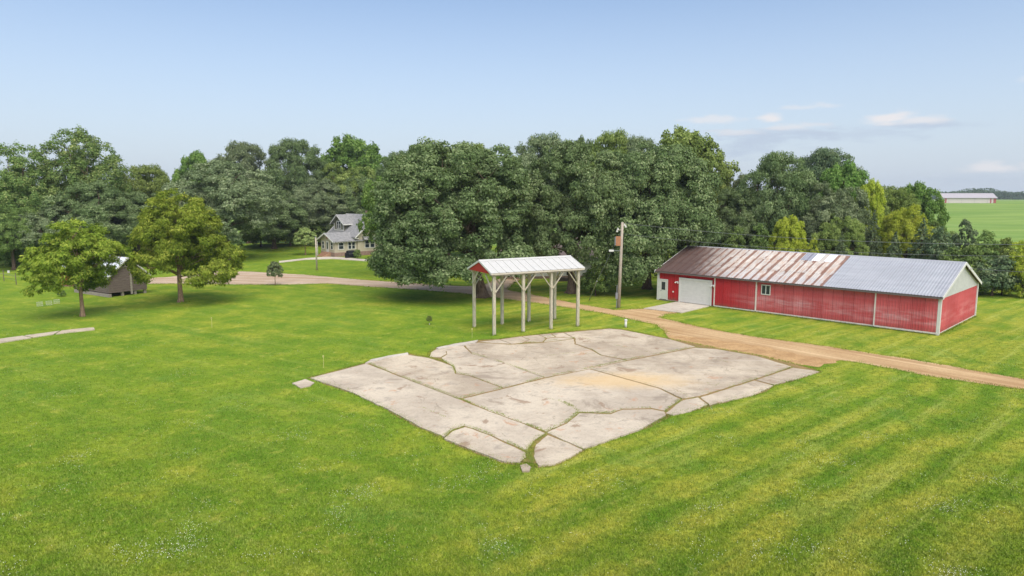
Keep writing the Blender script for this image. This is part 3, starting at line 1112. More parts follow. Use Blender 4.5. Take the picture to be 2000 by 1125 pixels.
# right gable end: sheets run along +y at x = B_LEN
ribbed_wall(barn, M_REDGABLE, .12, B_W - .12, .14, B_EAVE - .32, -.06, .92, 'siding_sheet', math.pi / 2, (B_LEN - .055, 0, 0))
MB().box((B_LEN + .005, .12, .06), (B_LEN + .04, B_W - .12, .15)).build('sill_trim', M_TRIM, barn)
n = 13
for i in range(n):
    a, b = .1 + i * (B_W - .2) / n, .1 + (i + 1) * (B_W - .2) / n
    zz = lambda y: B_EAVE + (B_RIDGE - B_EAVE) * (1 - abs(y - B_W / 2) / (B_W / 2)) - .10
    pr = [(a + .006, B_EAVE - .32), (b - .006, B_EAVE - .32), (b - .006, zz(b))]
    if a < B_W / 2 < b:
        pr.append((B_W / 2, zz(B_W / 2)))
    pr.append((a + .006, zz(a)))
    MB().extr(pr, 0, B_LEN - .02, B_LEN + .03).build('gable_sheet', M_GABLETOP, barn)
# left gable, mostly behind the oak
ribbed_wall(barn, M_RED, -B_W + .1, -.1, .14, B_EAVE, -.0, .92, 'siding_sheet', -math.pi / 2, (0.03, 0, 0))

# roof: real sheets laid on both slopes
OV, OVE = .25, .38
slope = (B_RIDGE - B_EAVE) / (B_W / 2)
eave_y = -OVE
rlen = math.hypot(B_W / 2 + OVE, slope * (B_W / 2 + OVE))
xo = barn_x(1607, B_EAVE - .1, -.3)
SW = .80


def roof_sheet_mesh(name, w, s0, s1, mat, lift, pitch=.2, depth=.02):
    """sheet on the front slope, from distance s0 to s1 up the slope; x from 0 to w"""
    cs, sn = math.cos(math.atan(slope)), math.sin(math.atan(slope))
    n = max(1, round(w / pitch))
    p = w / n
    prof = [(0.003, 0)]
    for i in range(n):
        a = i * p
        prof += [(a + p * .1, 0), (a + p * .3, depth), (a + p * .5, depth), (a + p * .7, 0)]
    prof.append((w - .003, 0))
    vs, fs = [], []
    for px_, d in prof:
        for s_ in (s0, s1):
            h = d + lift
            vs.append((px_, s_ * cs - h * sn, s_ * sn + h * cs))
    for i in range(len(prof) - 1):
        fs.append((2 * i, 2 * i + 2, 2 * i + 3, 2 * i + 1))
    me = bpy.data.meshes.new(name)
    me.from_pydata(vs, [], fs)
    me.materials.append(mat)
    return me


ez = B_EAVE - slope * OVE
deck = MB()
for sgn in (0, 1):
    y0, y1 = (eave_y + .02, B_W / 2) if sgn == 0 else (B_W + OVE - .02, B_W / 2)
    deck.add([(-OV + .02, y0, ez - .05), (B_LEN + OV - .02, y0, ez - .05), (B_LEN + OV - .02, y1, B_RIDGE - .05), (-OV + .02, y1, B_RIDGE - .05),
              (-OV + .02, y0, ez + .0), (B_LEN + OV - .02, y0, ez + .0), (B_LEN + OV - .02, y1, B_RIDGE), (-OV + .02, y1, B_RIDGE)],
             [(0, 1, 2, 3), (4, 5, 6, 7), (0, 1, 5, 4), (1, 2, 6, 5), (2, 3, 7, 6), (3, 0, 4, 7)])
deck.build('roof_deck', plain('roof_boards', rgb(92, 82, 74), .9), barn)
ncol = round((xo + OV) / SW)
sw_old = (xo + OV) / ncol
cuts = [0.0, rlen * .36, rlen * .70, rlen]
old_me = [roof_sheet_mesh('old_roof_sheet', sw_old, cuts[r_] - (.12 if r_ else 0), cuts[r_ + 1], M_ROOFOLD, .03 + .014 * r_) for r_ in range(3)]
rr_ = random.Random(5)
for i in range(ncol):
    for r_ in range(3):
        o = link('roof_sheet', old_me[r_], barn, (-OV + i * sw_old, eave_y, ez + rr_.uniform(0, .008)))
sky_me = roof_sheet_mesh('skylight', sw_old * .92, rlen * .74, rlen * .985, M_SKYL, .075)
pat_me = roof_sheet_mesh('patch_sheet', sw_old * 1.25, rlen * .74, rlen * .985, M_PATCH, .075)
for u, me_ in ((1576, 'p'), (1597, 's'), (1622, 's')):
    xx = barn_x(u, B_RIDGE - .5, B_W / 2 - 1.2) - .45
    link('skylight' if me_ == 's' else 'roof_patch', sky_me if me_ == 's' else pat_me, barn, (xx, eave_y, ez))
nnew = round((B_LEN + OV - xo) / .92)
sw_new = (B_LEN + OV - xo) / nnew
new_me = roof_sheet_mesh('new_roof_sheet', sw_new, 0, rlen, M_ROOFNEW, .035, .23, .03)
for i in range(nnew):
    link('roof_sheet', new_me, barn, (xo + i * sw_new, eave_y, ez))
nb = round((B_LEN + 2 * OV) / .92)
back_me = roof_sheet_mesh('back_roof_sheet', (B_LEN + 2 * OV) / nb, 0, rlen, M_ROOFNEW, .035, .23, .03)
for i in range(nb):
    o = link('roof_sheet', back_me, barn, (-OV + (i + 1) * (B_LEN + 2 * OV) / nb, B_W + OVE, ez), math.pi)
MB().extr([(B_W / 2 - .22, B_RIDGE - .035), (B_W / 2, B_RIDGE + .075), (B_W / 2 + .22, B_RIDGE - .035), (B_W / 2, B_RIDGE + .105)], 0, -OV, B_LEN + OV + .01).build('ridge_cap', M_ROOFNEW, barn)
MB().box((-OV, eave_y - .03, ez - .14), (B_LEN + OV, eave_y + .015, ez - .005)).build('eave_board', plain('eave_board', rgb(108, 100, 96), .8), barn)
for xx in (B_LEN + OV, -OV - .04):
    for sgn in (0, 1):
        ye = eave_y - .04 if sgn == 0 else B_W + OVE + .04
        prof = [(ye, ez - .16), (ye, ez + .08), (B_W / 2, B_RIDGE + .10), (B_W / 2, B_RIDGE - .14)]
        MB().extr(prof, 0, xx, xx + .045).build('barge_board', M_WHITE, barn)
ins = MB()
ins.tube([(B_LEN + OV + .05, B_W / 2 + .9, B_RIDGE - .55), (B_LEN + OV + .28, B_W / 2 + .9, B_RIDGE - .5)], [.05, .07], 8)
ins.build('insulator', M_WHITE, barn)

# ------------------------------------------------------------------ tall shelter on posts
CF, CRt, CB = gp(965, 655), gp(1128, 637.5), gp(918, 641)
cex = (CRt - CF).normalized()
CL = (CRt - CF).length
cey = Vector((-cex.y, cex.x, 0))
CW = 3.7
shelter = thing('post_shelter', 'tall open shelter on eight posts with white gabled metal roof', 'shelter', CF, math.atan2(cex.y, cex.x))
C_EAVE, C_RIDGE = 5.08, 5.76
for j, yy in enumerate((0, CW)):
    for i in range(4):
        xx = i * CL / 3
        p = MB()
        p.box((xx - .11, yy - .10, -.3), (xx + .02, yy + .10, C_EAVE - .1)).box((xx + .03, yy - .095, -.3), (xx + .12, yy + .095, C_EAVE - .1))
        p.build('post', M_POST, shelter)
        for s_ in (-1, 1):
            if (i == 0 and s_ < 0) or (i == 3 and s_ > 0):
                continue
            yo = yy - .15 if j == 0 else yy + .15
            MB().bar((xx + s_ * .06, yo, 3.42), (xx + s_ * 1.2, yo, C_EAVE - .2), .05, .13, (0, 1, 0)).build('knee_brace', M_POST, shelter)
for xx in (0, CL):
    o_ = -.15 if xx == 0 else .15
    MB().bar((xx + o_, .05, 3.5), (xx + o_, 1.3, C_EAVE - .2), .14, .05, (1, 0, 0)).build('knee_brace', M_POST, shelter)
    MB().bar((xx + o_, CW - .05, 3.7), (xx + o_, CW - 1.2, C_EAVE - .2), .14, .05, (1, 0, 0)).build('knee_brace', M_POST, shelter)
for yy in (-.19, .13, CW - .17, CW + .15):
    MB().box((-.3, yy - .02, C_EAVE - .36), (CL + .3, yy + .06, C_EAVE - .12)).build('beam', M_POST, shelter)
CS = (C_RIDGE - C_EAVE) / (CW / 2)
EO = .36
nT = 5
for i in range(nT):
    xx = -.2 + i * (CL + .4) / (nT - 1)
    MB().extr([(-EO + .05, C_EAVE - CS * EO - .03), (CW / 2, C_RIDGE - .06), (CW + EO - .05, C_EAVE - CS * EO - .03), (CW / 2, C_RIDGE - .2)], 0, xx - .03, xx + .03).build('rafter', M_POST, shelter)
cl_ = math.hypot(CW / 2 + EO, CS * (CW / 2 + EO))
XO = .42
nc = 13
wS = (CL + 2 * XO) / nc


def shelter_sheet(name, w):
    cs, sn = math.cos(math.atan(CS)), math.sin(math.atan(CS))
    prof = [(.004, -.012), (.004, .03), (.03, .045), (.055, .03), (.07, .0)]
    for i in (1, 2):
        a = w * i / 3
        prof += [(a - .03, 0), (a - .015, .012), (a + .015, .012), (a + .03, 0)]
    prof += [(w - .004, 0), (w - .004, -.012)]
    vs, fs = [], []
    for px_, d in prof:
        for s_ in (0, cl_):
            vs.append((px_, s_ * cs - (d + .02) * sn, s_ * sn + (d + .02) * cs))
    for i in range(len(prof) - 1):
        fs.append((2 * i, 2 * i + 2, 2 * i + 3, 2 * i + 1))
    me = bpy.data.meshes.new(name)
    me.from_pydata(vs, [], fs)
    me.materials.append(M_CARROOF)
    return me


sme = shelter_sheet('shelter_roof_sheet', wS)
cez = C_EAVE - CS * EO
for i in range(nc):
    link('roof_sheet', sme, shelter, (-XO + i * wS, -EO, cez))
    link('roof_sheet', sme, shelter, (-XO + (i + 1) * wS, CW + EO, cez), math.pi)
MB().extr([(CW / 2 - .18, C_RIDGE - .02), (CW / 2, C_RIDGE + .06), (CW / 2 + .18, C_RIDGE - .02), (CW / 2, C_RIDGE + .09)], 0, -XO - .01, CL + XO + .01).build('ridge_cap', M_CARROOF, shelter)
for yy in (-EO - .02, CW + EO - .02):
    MB().box((-XO, yy, cez - .12), (CL + XO, yy + .035, cez - .002)).build('fascia', plain('beige_fascia', rgb(196, 188, 170), .7), shelter)
for xx in (-XO + .06, CL + XO - .1):
    MB().extr([(-EO + .12, cez + .06 - .12), (CW / 2, C_RIDGE - .09), (CW + EO - .12, cez + .06 - .12)], 0, xx, xx + .04).build('gable_panel', M_CARRED, shelter)
    xb = xx - .07 if xx < 1 else xx + .06
    for sgn in (0, 1):
        ye = -EO - .02 if sgn == 0 else CW + EO + .02
        MB().extr([(ye, cez - .10), (ye, cez + .05), (CW / 2, C_RIDGE + .07), (CW / 2, C_RIDGE - .09)], 0, xb, xb + .04).build('barge_board', M_WHITE, shelter)

# ------------------------------------------------------------------ utility pole, wires, guy, pipe, stakes
PB = gp(1208, 602)
up = thing('utility_pole', 'weathered wooden utility pole with orange box beside the drive', 'utility pole', PB)
PH = at_y(1213, 434, PB.y).z
MB().tube([(0, 0, -.4), (.1, 0, PH * .5), (.2, 0, PH)], [.17, .15, .12], 12).build('pole', M_POLE, up, smooth=True)
MB().box((-.42, -.22, PH - 2.25), (.02, .12, PH - 1.35)).build('transformer_box', plain('orange_box', rgb(166, 116, 84), .6, .15), up)
MB().box((-.52, -.18, PH - 2.2), (-.425, .08, PH - 1.4)).build('fuse_rack', M_GREYMETAL, up)
MB().bar((.1, 0, PH - 2.75), (-.65, -.1, PH - 2.72), .05, .05).build('lamp_arm', M_GREYMETAL, up)
MB().extr([(-.2, PH - 2.82), (0, PH - 2.82), (.02, PH - 2.7), (-.1, PH - 2.64), (-.22, PH - 2.7)], 0, -1.05, -.6).build('lamp_head', M_WHITE, up)
for dx, dz in ((.42, -.25), (.52, -.4), (-.22, -.65), (-.3, -.85)):
    MB().tube([(dx, 0, PH + dz - .1), (dx, 0, PH + dz - .02), (dx, 0, PH + dz), (dx, 0, PH + dz + .12)], [.09, .1, .06, .06], 8).build('insulator', M_WHITE, up)
MB().bar((-.35, 0, PH - .78), (.2, 0, PH - .7), .06, .08).build('insulator_arm', M_POLE, up)
MB().bar((.1, 0, PH - .3), (.56, 0, PH - .3), .05, .06).build('insulator_arm', M_POLE, up)
MB().tube([(-.22, -.1, -.2), (-.2, -.1, 2.3)], [.04, .04], 8).build('conduit', M_GREYMETAL, up)
MB().box((-.34, -.22, .95), (-.12, -.06, 1.55)).build('meter_box', M_GREYMETAL, up)
P2 = Vector((49, 43, 0))
farp = thing('utility_pole', 'plain wooden utility pole out beyond the right end of the lawn', 'utility pole', P2)
MB().tube([(0, 0, -.4), (0, 0, 9)], [.17, .12], 10).build('pole', M_POLE, farp)
M_WIRE = plain('wire', rgb(118, 121, 122), .6, .05)


def wire(a, b, sag, r, label):
    a, b = Vector(a), Vector(b)
    pts = []
    for i in range(25):
        t = i / 24
        p = a.lerp(b, t)
        p.z -= sag * 4 * t * (1 - t)
        pts.append(p)
    tag(MB().tube(pts, [r] * 25, 5).build('overhead_wire', M_WIRE, smooth=True), label, 'wire', 'wires from the utility pole')


wire(PB + Vector((.5, 0, PH - .1)), P2 + Vector((0, 0, 8.2)), 1.0, .015, 'upper overhead wire crossing above the barn from the pole top')
wire(PB + Vector((.15, 0, PH - 1.1)), P2 + Vector((0, 0, 7.4)), 1.0, .012, 'lower overhead wire crossing above the barn roof')
gi = BL + bex * (B_LEN + OV + .28) + bey * (B_W / 2 + .9) + Vector((0, 0, B_RIDGE - .5))
wire(gi, P2 + Vector((0, 0, 6.6)), .5, .016, 'service wire running right from the barn gable end')
ga, gb = gp(1150, 586), at_y(1166, 549, 66.5)
guy = thing('guy_guard', 'grey tube guarding a slanted guy wire beneath the oak', 'guy wire', ga)
MB().tube([(0, 0, -.1), gb - ga], [.05, .05], 8).build('tube', M_GREYMETAL, guy)
MB().tube([gb - ga, PB + Vector((.1, 0, PH - .9)) - ga], [.012, .012], 5).build('wire', M_WIRE, guy)
pp = gp(1222, 640)
pipe = thing('vent_pipe', 'short white plastic pipe standing in the grass by the slab', 'pipe', pp)
MB().tube([(0, 0, -.1), (0, 0, .62)], [.10, .10], 12).build('pipe', M_WHITE, pipe, smooth=True)
MB().tube([(0, 0, .58), (0, 0, .68), (0, 0, .72)], [.125, .125, .08], 12).build('cap', M_WHITE, pipe)
M_STAKE = plain('stake_paint', rgb(196, 190, 130), .7, .1)
for u, v, h, lab in ((414, 640, .85, 'thin pale survey stake in the open lawn left of the slab'), (632, 718, .8, 'thin pale survey stake by the left corner of the slab'),
                     (922, 660, .75, 'thin pale survey stake in front of the shelter posts')):
    s_ = gp(u, v)
    st = thing('survey_stake', lab, 'stake', s_, 0, 'survey stakes in the lawn')
    MB().bar((0, 0, -.1), (.01, 0, h), .03, .02).build('stake', M_STAKE, st)
    MB().box((-.03, -.02, h - .12), (.04, .02, h + .01)).build('tip', M_STAKE, st)

# ------------------------------------------------------------------ farmhouse
M_SIDE = plain('house_siding', rgb(186, 176, 154), .75, .05)
M_SHAKE = plain('dormer_shingle', rgb(124, 122, 104), .85, .1)
M_STONE = plain('foundation_stone', rgb(150, 124, 112), .9, .2, 4)
M_BRICKSTEP = plain('step_brick', rgb(176, 138, 112), .9, .12, 6)
k = NT('asphalt_shingle', .92, .1)
v = k.obj()
f = k.noise(v, 2.4, 5, .75)
f2 = k.noise(v, .5, 3, .5)
M_SHING = k.out(k.mix(k.rng(f, .3, .7), rgb(122, 122, 122), k.mix(f2, rgb(148, 147, 147), rgb(166, 164, 163))))
HC = gp(654, 502)
hrot = math.radians(43)
house = thing('farmhouse', 'beige craftsman farmhouse with grey shingle roof and dormer behind the lawn', 'house', HC, hrot)


def gable_roof_x(mb, x0, x1, y0, y1, ze, zr, t=.18):
    """ridge along x"""
    ym = (y0 + y1) / 2
    mb.extr([(y0, ze), (ym, zr), (y1, ze), (y1, ze - t * .8), (ym, zr - t * 1.2), (y0, ze - t * .8)], 0, x0, x1)


def gable_roof_y(mb, x0, x1, y0, y1, ze, zr, t=.18):
    xm = (x0 + x1) / 2
    mb.extr([(x0, ze), (xm, zr), (x1, ze), (x1, ze - t * .8), (xm, zr - t * 1.2), (x0, ze - t * .8)], 1, y0, y1)


FZ = .75
# main body, ridge along y
body = MB()
body.extr([(4.5, FZ), (12.3, FZ), (12.3, 3.7), (8.4, 6.7), (4.5, 3.7)], 1, -.35, 9.6)
body.build('wall', M_SIDE, house)
MB().box((4.45, -.4, -.2), (12.35, 9.65, FZ)).build('foundation', M_STONE, house)
mr = MB()
gable_roof_y(mr, 3.7, 13.1, -.95, 10.2, 3.4, 7.35)
roof = mr.build('roof', M_SHING, house)
for yy in (-.99, 10.21):
    b_ = MB()
    b_.extr([(3.66, 3.43), (3.66, 3.17), (8.4, 7.1), (13.14, 3.17), (13.14, 3.43), (8.4, 7.38)], 1, yy, yy + .04)
    b_.build('barge_board', M_WHITE, roof)
for i in range(16):
    yy = -.7 + i * .7
    MB().box((3.72, yy, 3.04), (4.5, yy + .09, 3.22)).build('rafter_tail', M_WHITE, roof)
ch = MB().box((8.8, 3.2, 6.0), (9.5, 3.9, 8.0)).build('chimney', M_STONE, roof)
# front wing with entry
fw = MB()
fw.extr([(.0, FZ), (5.0, FZ), (5.0, 2.95), (2.5, 3.95), (.0, 2.95)], 0, 0, 4.6)
fw.build('porch_wall', M_SIDE, house)
MB().box((-.05, -.05, -.2), (4.6, 5.05, FZ)).build('porch_foundation', M_STONE, house)
pr_ = MB()
gable_roof_x(pr_, -.65, 6.2, -.6, 5.6, 2.78, 4.2)
proof = pr_.build('porch_roof', M_SHING, house)
MB().extr([(-.64, 2.82), (-.64, 2.58), (2.5, 3.98), (5.64, 2.58), (5.64, 2.82), (2.5, 4.24)], 0, -.69, -.645).build('barge_board', M_WHITE, proof)
for i in range(9):
    xx = -.3 + i * .52
    MB().box((xx, -.58, 2.5), (xx + .08, -.02, 2.66)).build('rafter_tail', M_WHITE, proof)
MB().tube([(-.6, 5.2, 0), (-.6, 5.2, 2.6)], [.07, .07], 8).build('corner_bracket', M_WHITE, proof)
MB().box((-.05, 2.1, 3.2), (-.015, 2.9, 3.55)).build('gable_ornament', plain('red_ornament', rgb(178, 84, 64), .7), house)


def house_window(axis, a, b, z0, z1, at, parent=None):
    """axis 'x': window in a wall facing -x at x = at, spanning y a..b; axis 'y': wall facing -y"""
    def bx(p0, p1, q0, q1, d0, d1):
        return ((at - d1, p0, q0), (at - d0, p1, q1)) if axis == 'x' else ((p0, at - d1, q0), (p1, at - d0, q1))
    f_ = MB()
    w = .12
    f_.box(*bx(a - w, a, z0 - w, z1 + w, 0, .06)).box(*bx(b, b + w, z0 - w, z1 + w, 0, .06)).box(*bx(a, b, z1, z1 + w, 0, .06)).box(*bx(a, b, z0 - w, z0, 0, .08))
    f_.box(*bx(a, b, (z0 + z1) / 2 - .03, (z0 + z1) / 2 + .03, 0, .04))
    o = f_.build('window', M_WHITE, parent or house)
    MB().box(*bx(a, b, z0, (z0 + z1) / 2 - .03, -.02, .02)).build('pane', M_GLASS, o)
    MB().box(*bx(a, b, (z0 + z1) / 2 + .03, z1, -.02, .02)).build('pane', M_GLASS, o)
    return o


house_window('x', .55, 1.25, 1.35, 2.55, 0.0)
house_window('x', 3.75, 4.45, 1.35, 2.55, 0.0)
dr = MB().box((-.06, 2.05, FZ + .02), (-.01, 2.95, 2.75)).build('front_door', M_WHITE, house)
MB().box((-.075, 2.27, 1.3), (-.062, 2.73, 2.5)).build('door_glass', M_GLASS, dr)
house_window('y', .85, 1.75, 1.35, 2.5, 0.0)
house_window('y', 2.75, 3.3, 1.3, 2.5, 0.0)
house_window('y', 3.5, 4.05, 1.3, 2.5, 0.0)
house_window('y', 6.0, 6.8, 1.4, 2.7, -.35)
house_window('y', 7.1, 7.9, 1.4, 2.7, -.35)
house_window('y', 8.0, 8.8, 4.3, 5.4, -.35)
# small hooded roof over the side windows
hd = MB()
hd.add([(5.4, -1.25, 2.95), (9.0, -1.25, 2.95), (9.0, -.36, 3.5), (5.4, -.36, 3.5), (5.4, -1.25, 2.85), (9.0, -1.25, 2.85), (9.0, -.36, 3.4), (5.4, -.36, 3.4)],
       [(0, 1, 2, 3), (7, 6, 5, 4), (0, 4, 5, 1), (1, 5, 6, 2), (2, 6, 7, 3), (3, 7, 4, 0)])
hd.build('window_hood', M_SHING, house)
# dormer facing -x
dz0, dze, dzr = 4.25, 5.75, 7.2
dm = MB()
dm.extr([(5.0, dz0), (8.4, dz0), (8.4, dze), (6.7, dzr - .35), (5.0, dze)], 0, 4.7, 8.2)
dorm = dm.build('dormer', M_SHAKE, house)
dr_ = MB()
gable_roof_x(dr_, 4.2, 8.6, 4.25, 9.15, 5.55, 7.3, .15)
dr_.build('dormer_roof', M_SHING, dorm)
MB().extr([(4.2, 5.58), (4.2, 5.36), (6.7, 7.12), (9.2, 5.36), (9.2, 5.58), (6.7, 7.33)], 0, 4.15, 4.195).build('barge_board', M_WHITE, dorm)
MB().box((4.25, 4.2, 5.36), (8.4, 4.245, 5.57)).build('eave_board', M_WHITE, dorm)
MB().box((4.63, 4.95, dz0), (4.695, 8.45, dz0 + .25)).build('sill_board', M_WHITE, dorm)
for yy in (4.93, 8.33):
    MB().box((4.62, yy, dz0 + .26), (4.693, yy + .14, dze - .1)).build('corner_board', M_WHITE, dorm)
house_window('x', 6.05, 6.6, 4.75, 5.95, 4.7, dorm)
house_window('x', 6.8, 7.35, 4.75, 5.95, 4.7, dorm)
# brick steps
for i in range(4):
    MB().box((-.35 - .32 * (4 - i), 1.3, -.1), (-.35 - .32 * (3 - i), 3.7, FZ * (i + .6) / 4)).build('step', M_BRICKSTEP, house)
MB().box((-.35, 1.3, -.1), (-.055, 3.7, FZ)).build('step_landing', M_BRICKSTEP, house)

# lamp post by the walk
lp = gp(619, 528)
lpo = thing('yard_pole', 'plain weathered wooden pole on the lawn in front of the farmhouse', 'pole', lp)
lph = at_y(619, 464, lp.y).z
MB().tube([(0, 0, -.2), (0, 0, lph)], [.13, .10], 10).build('pole', M_POLE, lpo, smooth=True)
MB().tube([(0, 0, lph), (0, 0, lph + .12)], [.12, .05], 10).build('cap', M_GREYMETAL, lpo)

# covered grill
gr = gp(685, 504)
M_COVER = plain('black_grill_cover', rgb(24, 27, 32), .6, .2)
grill = thing('barbecue_grill', 'barbecue grill under a black cover beside the farmhouse wall', 'grill', gr, hrot)
cv = MB()
cv.extr([(-.35, .12), (.35, .12), (.36, .95), (.30, 1.2), (.12, 1.34), (-.12, 1.34), (-.30, 1.2), (-.36, .95)], 0, -.68, .68)
cv.extr([(-.26, .10), (.26, .10), (.27, .86), (.2, .93), (-.2, .93), (-.27, .86)], 0, -.98, -.68)
cv.extr([(-.26, .10), (.26, .10), (.27, .86), (.2, .93), (-.2, .93), (-.27, .86)], 0, .68, .98)
cv.build('cover', M_COVER, grill)
MB().bar((-.6, -.42, .78), (.6, -.42, .78), .04, .04).build('handle_bar', M_GREYMETAL, grill)
for sx in (-.8, .8):
    for sy in (-.2, .2):
        MB().tube([(sx, sy - .02, .06), (sx, sy + .02, .06)], [.06, .06], 8).build('wheel', M_DARK, grill)

# ------------------------------------------------------------------ weathered crib and red shed on the left
M_CRIB = old_wood('weathered_board', rgb(98, 87, 82), rgb(148, 134, 127), (.6, .6, 9))
M_CRIB2 = old_wood('pale_board', rgb(150, 140, 130), rgb(186, 178, 166), (2, 2, 2))
k = NT('patched_tin_roof', .5, .3)
v = k.obj()
f = k.noise(k.mapv(v, scale=(1, .5, .5)), 1.1, 4, .6)
M_TIN = k.out(k.mix(k.rng(f, .56, .68), rgb(214, 218, 222), rgb(150, 92, 72)))
K0, K1 = gp(214, 581), gp(288, 572)
kex = (K1 - K0).normalized()
KW = (K1 - K0).length
KL = 7.5
crib = thing('corn_crib', 'weathered grey board corn crib with pale tin roof behind the left trees', 'shed', K0, math.atan2(kex.y, kex.x))
kz0, kze, kzr = .45, 2.35, 4.15
MB().extr([(.1, kz0), (KW - .1, kz0), (KW - .1, kze), (KW / 2, kzr - .15), (.1, kze)], 1, .06, KL).build('inner_wall', plain('crib_inside', rgb(62, 52, 48), .9), crib)
kzz = lambda x: kze + (kzr - kze) * (1 - abs(x - KW / 2) / (KW / 2)) - .08
nb_ = 15
hb = (kzr - kz0) / nb_
for i in range(nb_):
    z0, z1 = kz0 + i * hb, kz0 + (i + 1) * hb - .02
    x0 = 0.0
    if z1 > kze:
        x0 = (z1 - kze) / (kzr - kze) * KW / 2 + .05
    if KW - 2 * x0 > .2:
        MB().box((x0, -.0 - .012 * (i % 3), z0), (KW - x0, .055, z1)).build('board', M_CRIB, crib)
for i in range(9):
    z0 = kz0 + i * (kze - kz0) / 9
    MB().box((-.015 * (i % 2), .06, z0), (.095, KL, z0 + (kze - kz0) / 9 - .02)).build('board', M_CRIB, crib)
MB().box((KW / 2 + .2, -.09, .1), (KW / 2 + .42, -.03, kzr - .5)).build('centre_post', M_CRIB2, crib)
cw_ = MB().box((KW / 2 - .6, -.07, kzr - 1.0), (KW / 2 + .15, -.03, kzr - .42)).build('loft_window', M_CRIB2, crib)
for s_ in (-.52, -.16):
    MB().box((KW / 2 + s_, -.085, kzr - .93), (KW / 2 + s_ + .24, -.071, kzr - .5)).build('pane', M_DARK, cw_)
MB().box((-.08, -.02, -.1), (.22, KL, kz0 - .1)).build('sill_beam', M_CRIB2, crib)
for xx in (KW * .33, KW * .66, KW - .3):
    MB().box((xx, .1, -.1), (xx + .25, .35, kz0)).build('pier', M_CRIB2, crib)
nk = 9
for sgn in (0, 1):
    for i in range(nk):
        y0, y1 = -.35 + i * (KL + .7) / nk, -.35 + (i + 1) * (KL + .7) / nk - .01
        xe = -.35 if sgn == 0 else KW + .35
        ze = kze - .35 * (kzr - kze) / (KW / 2)
        m_ = MB()
        m_.add([(xe, y0, ze), (xe, y1, ze), (KW / 2, y1, kzr), (KW / 2, y0, kzr), (xe, y0, ze + .05), (xe, y1, ze + .05), (KW / 2, y1, kzr + .05), (KW / 2, y0, kzr + .05)],
               [(0, 1, 2, 3), (7, 6, 5, 4), (0, 4, 5, 1), (1, 5, 6, 2), (2, 6, 7, 3), (3, 7, 4, 0)])
        m_.build('roof_sheet', M_TIN, crib)
    MB().extr([(xe, ze - .14), (xe, ze + .07), (KW / 2, kzr + .07), (KW / 2, kzr - .14)], 1, -.39, -.352).build('barge_board', M_WHITE, crib)

R0 = gp(166, 566)
shed = thing('red_shed', 'low red shed with pale tin roof half hidden by the leftmost lawn tree', 'shed', R0 + Vector((-5.6, 3.2, 0)), math.radians(-8))
M_SHEDRED = plain('faded_red_board', rgb(140, 62, 54), .85, .15)
SL_, SWd = 5.4, 4.2
MB().extr([(0, .1), (SWd, .1), (SWd, 2.2), (SWd / 2, 3.3), (0, 2.2)], 0, .08, SL_ - .08).build('inner_wall', plain('shed_inside', rgb(70, 36, 32), .9), shed)
for i in range(18):
    x0 = i * SL_ / 18
    MB().box((x0, -.03, .12), (x0 + SL_ / 18 - .02, .0, 2.2)).build('board', M_SHEDRED, shed)
MB().box((-.05, -.1, -.1), (SL_ + .05, SWd + .1, .12)).build('footing', M_STONE, shed)
for sgn in (0, 1):
    for i in range(6):
        x0, x1 = -.3 + i * 1.0, -.3 + (i + 1) * 1.0 - .012
        ye = -.4 if sgn == 0 else SWd + .4
        ze = 2.2 - .4 * 1.1 / (SWd / 2) + .02
        m_ = MB()
        m_.add([(x0, ye, ze), (x1, ye, ze), (x1, SWd / 2, 3.34), (x0, SWd / 2, 3.34), (x0, ye, ze + .05), (x1, ye, ze + .05), (x1, SWd / 2, 3.39), (x0, SWd / 2, 3.39)],
               [(0, 1, 2, 3), (7, 6, 5, 4), (0, 4, 5, 1), (1, 5, 6, 2), (2, 6, 7, 3), (3, 7, 4, 0)])
        m_.build('roof_sheet', M_TIN, shed)

# ------------------------------------------------------------------ white garage glimpsed through the oaks
GA = gp(1086, 551)
gar = thing('white_garage', 'white sided garage glimpsed through the oaks behind the shelter', 'garage', GA + Vector((-6.5, 3.2, 0)), math.radians(6))
M_GSIDE = plain('white_siding', rgb(214, 210, 206), .7, .06)
M_GROOF = plain('brown_grey_shingle', rgb(128, 114, 110), .9, .15, 6)
gl, gw = 12.0, 7.0
MB().extr([(0, .3), (gw, .3), (gw, 2.8), (gw / 2, 5.2), (0, 2.8)], 0, .03, gl).build('wall', M_GSIDE, gar)
for i in range(8):
    MB().box((0.02, -.03 - .004 * (i % 2), .32 + i * .31), (gl, -.002, .32 + (i + 1) * .31 - .015)).build('siding_board', M_GSIDE, gar)
MB().box((-.05, -.08, -.1), (gl + .05, gw + .05, .3)).build('foundation', M_STONE, gar)
g_ = MB()
gable_roof_y_args = None
g_.extr([(-.5, 2.45), (gw / 2, 5.25), (gw + .5, 2.45), (gw + .5, 2.33), (gw / 2, 5.08), (-.5, 2.33)], 0, -.5, gl + .5)
g_.build('roof', M_GROOF, gar)
pd = MB().box((8.2, -.08, .45), (8.55, -.05, .95)).build('pet_door', M_DARK, gar)
for xx in (6.9, 9.2):
    MB().box((xx, -.09, .3), (xx + .07, -.05, 2.75)).build('downpipe', M_GREYMETAL, gar)
planter = thing('stone_planter', 'low dark stone planter edge along the white garage wall', 'planter', GA + Vector((-.3, .8, 0)), math.radians(6))
for i in range(9):
    MB().box((i * .5, -.2, -.05), (i * .5 + .48, .25, .42 + .04 * (i % 3))).build('stone', plain('planter_stone', rgb(104, 92, 86), .9, .2), planter)

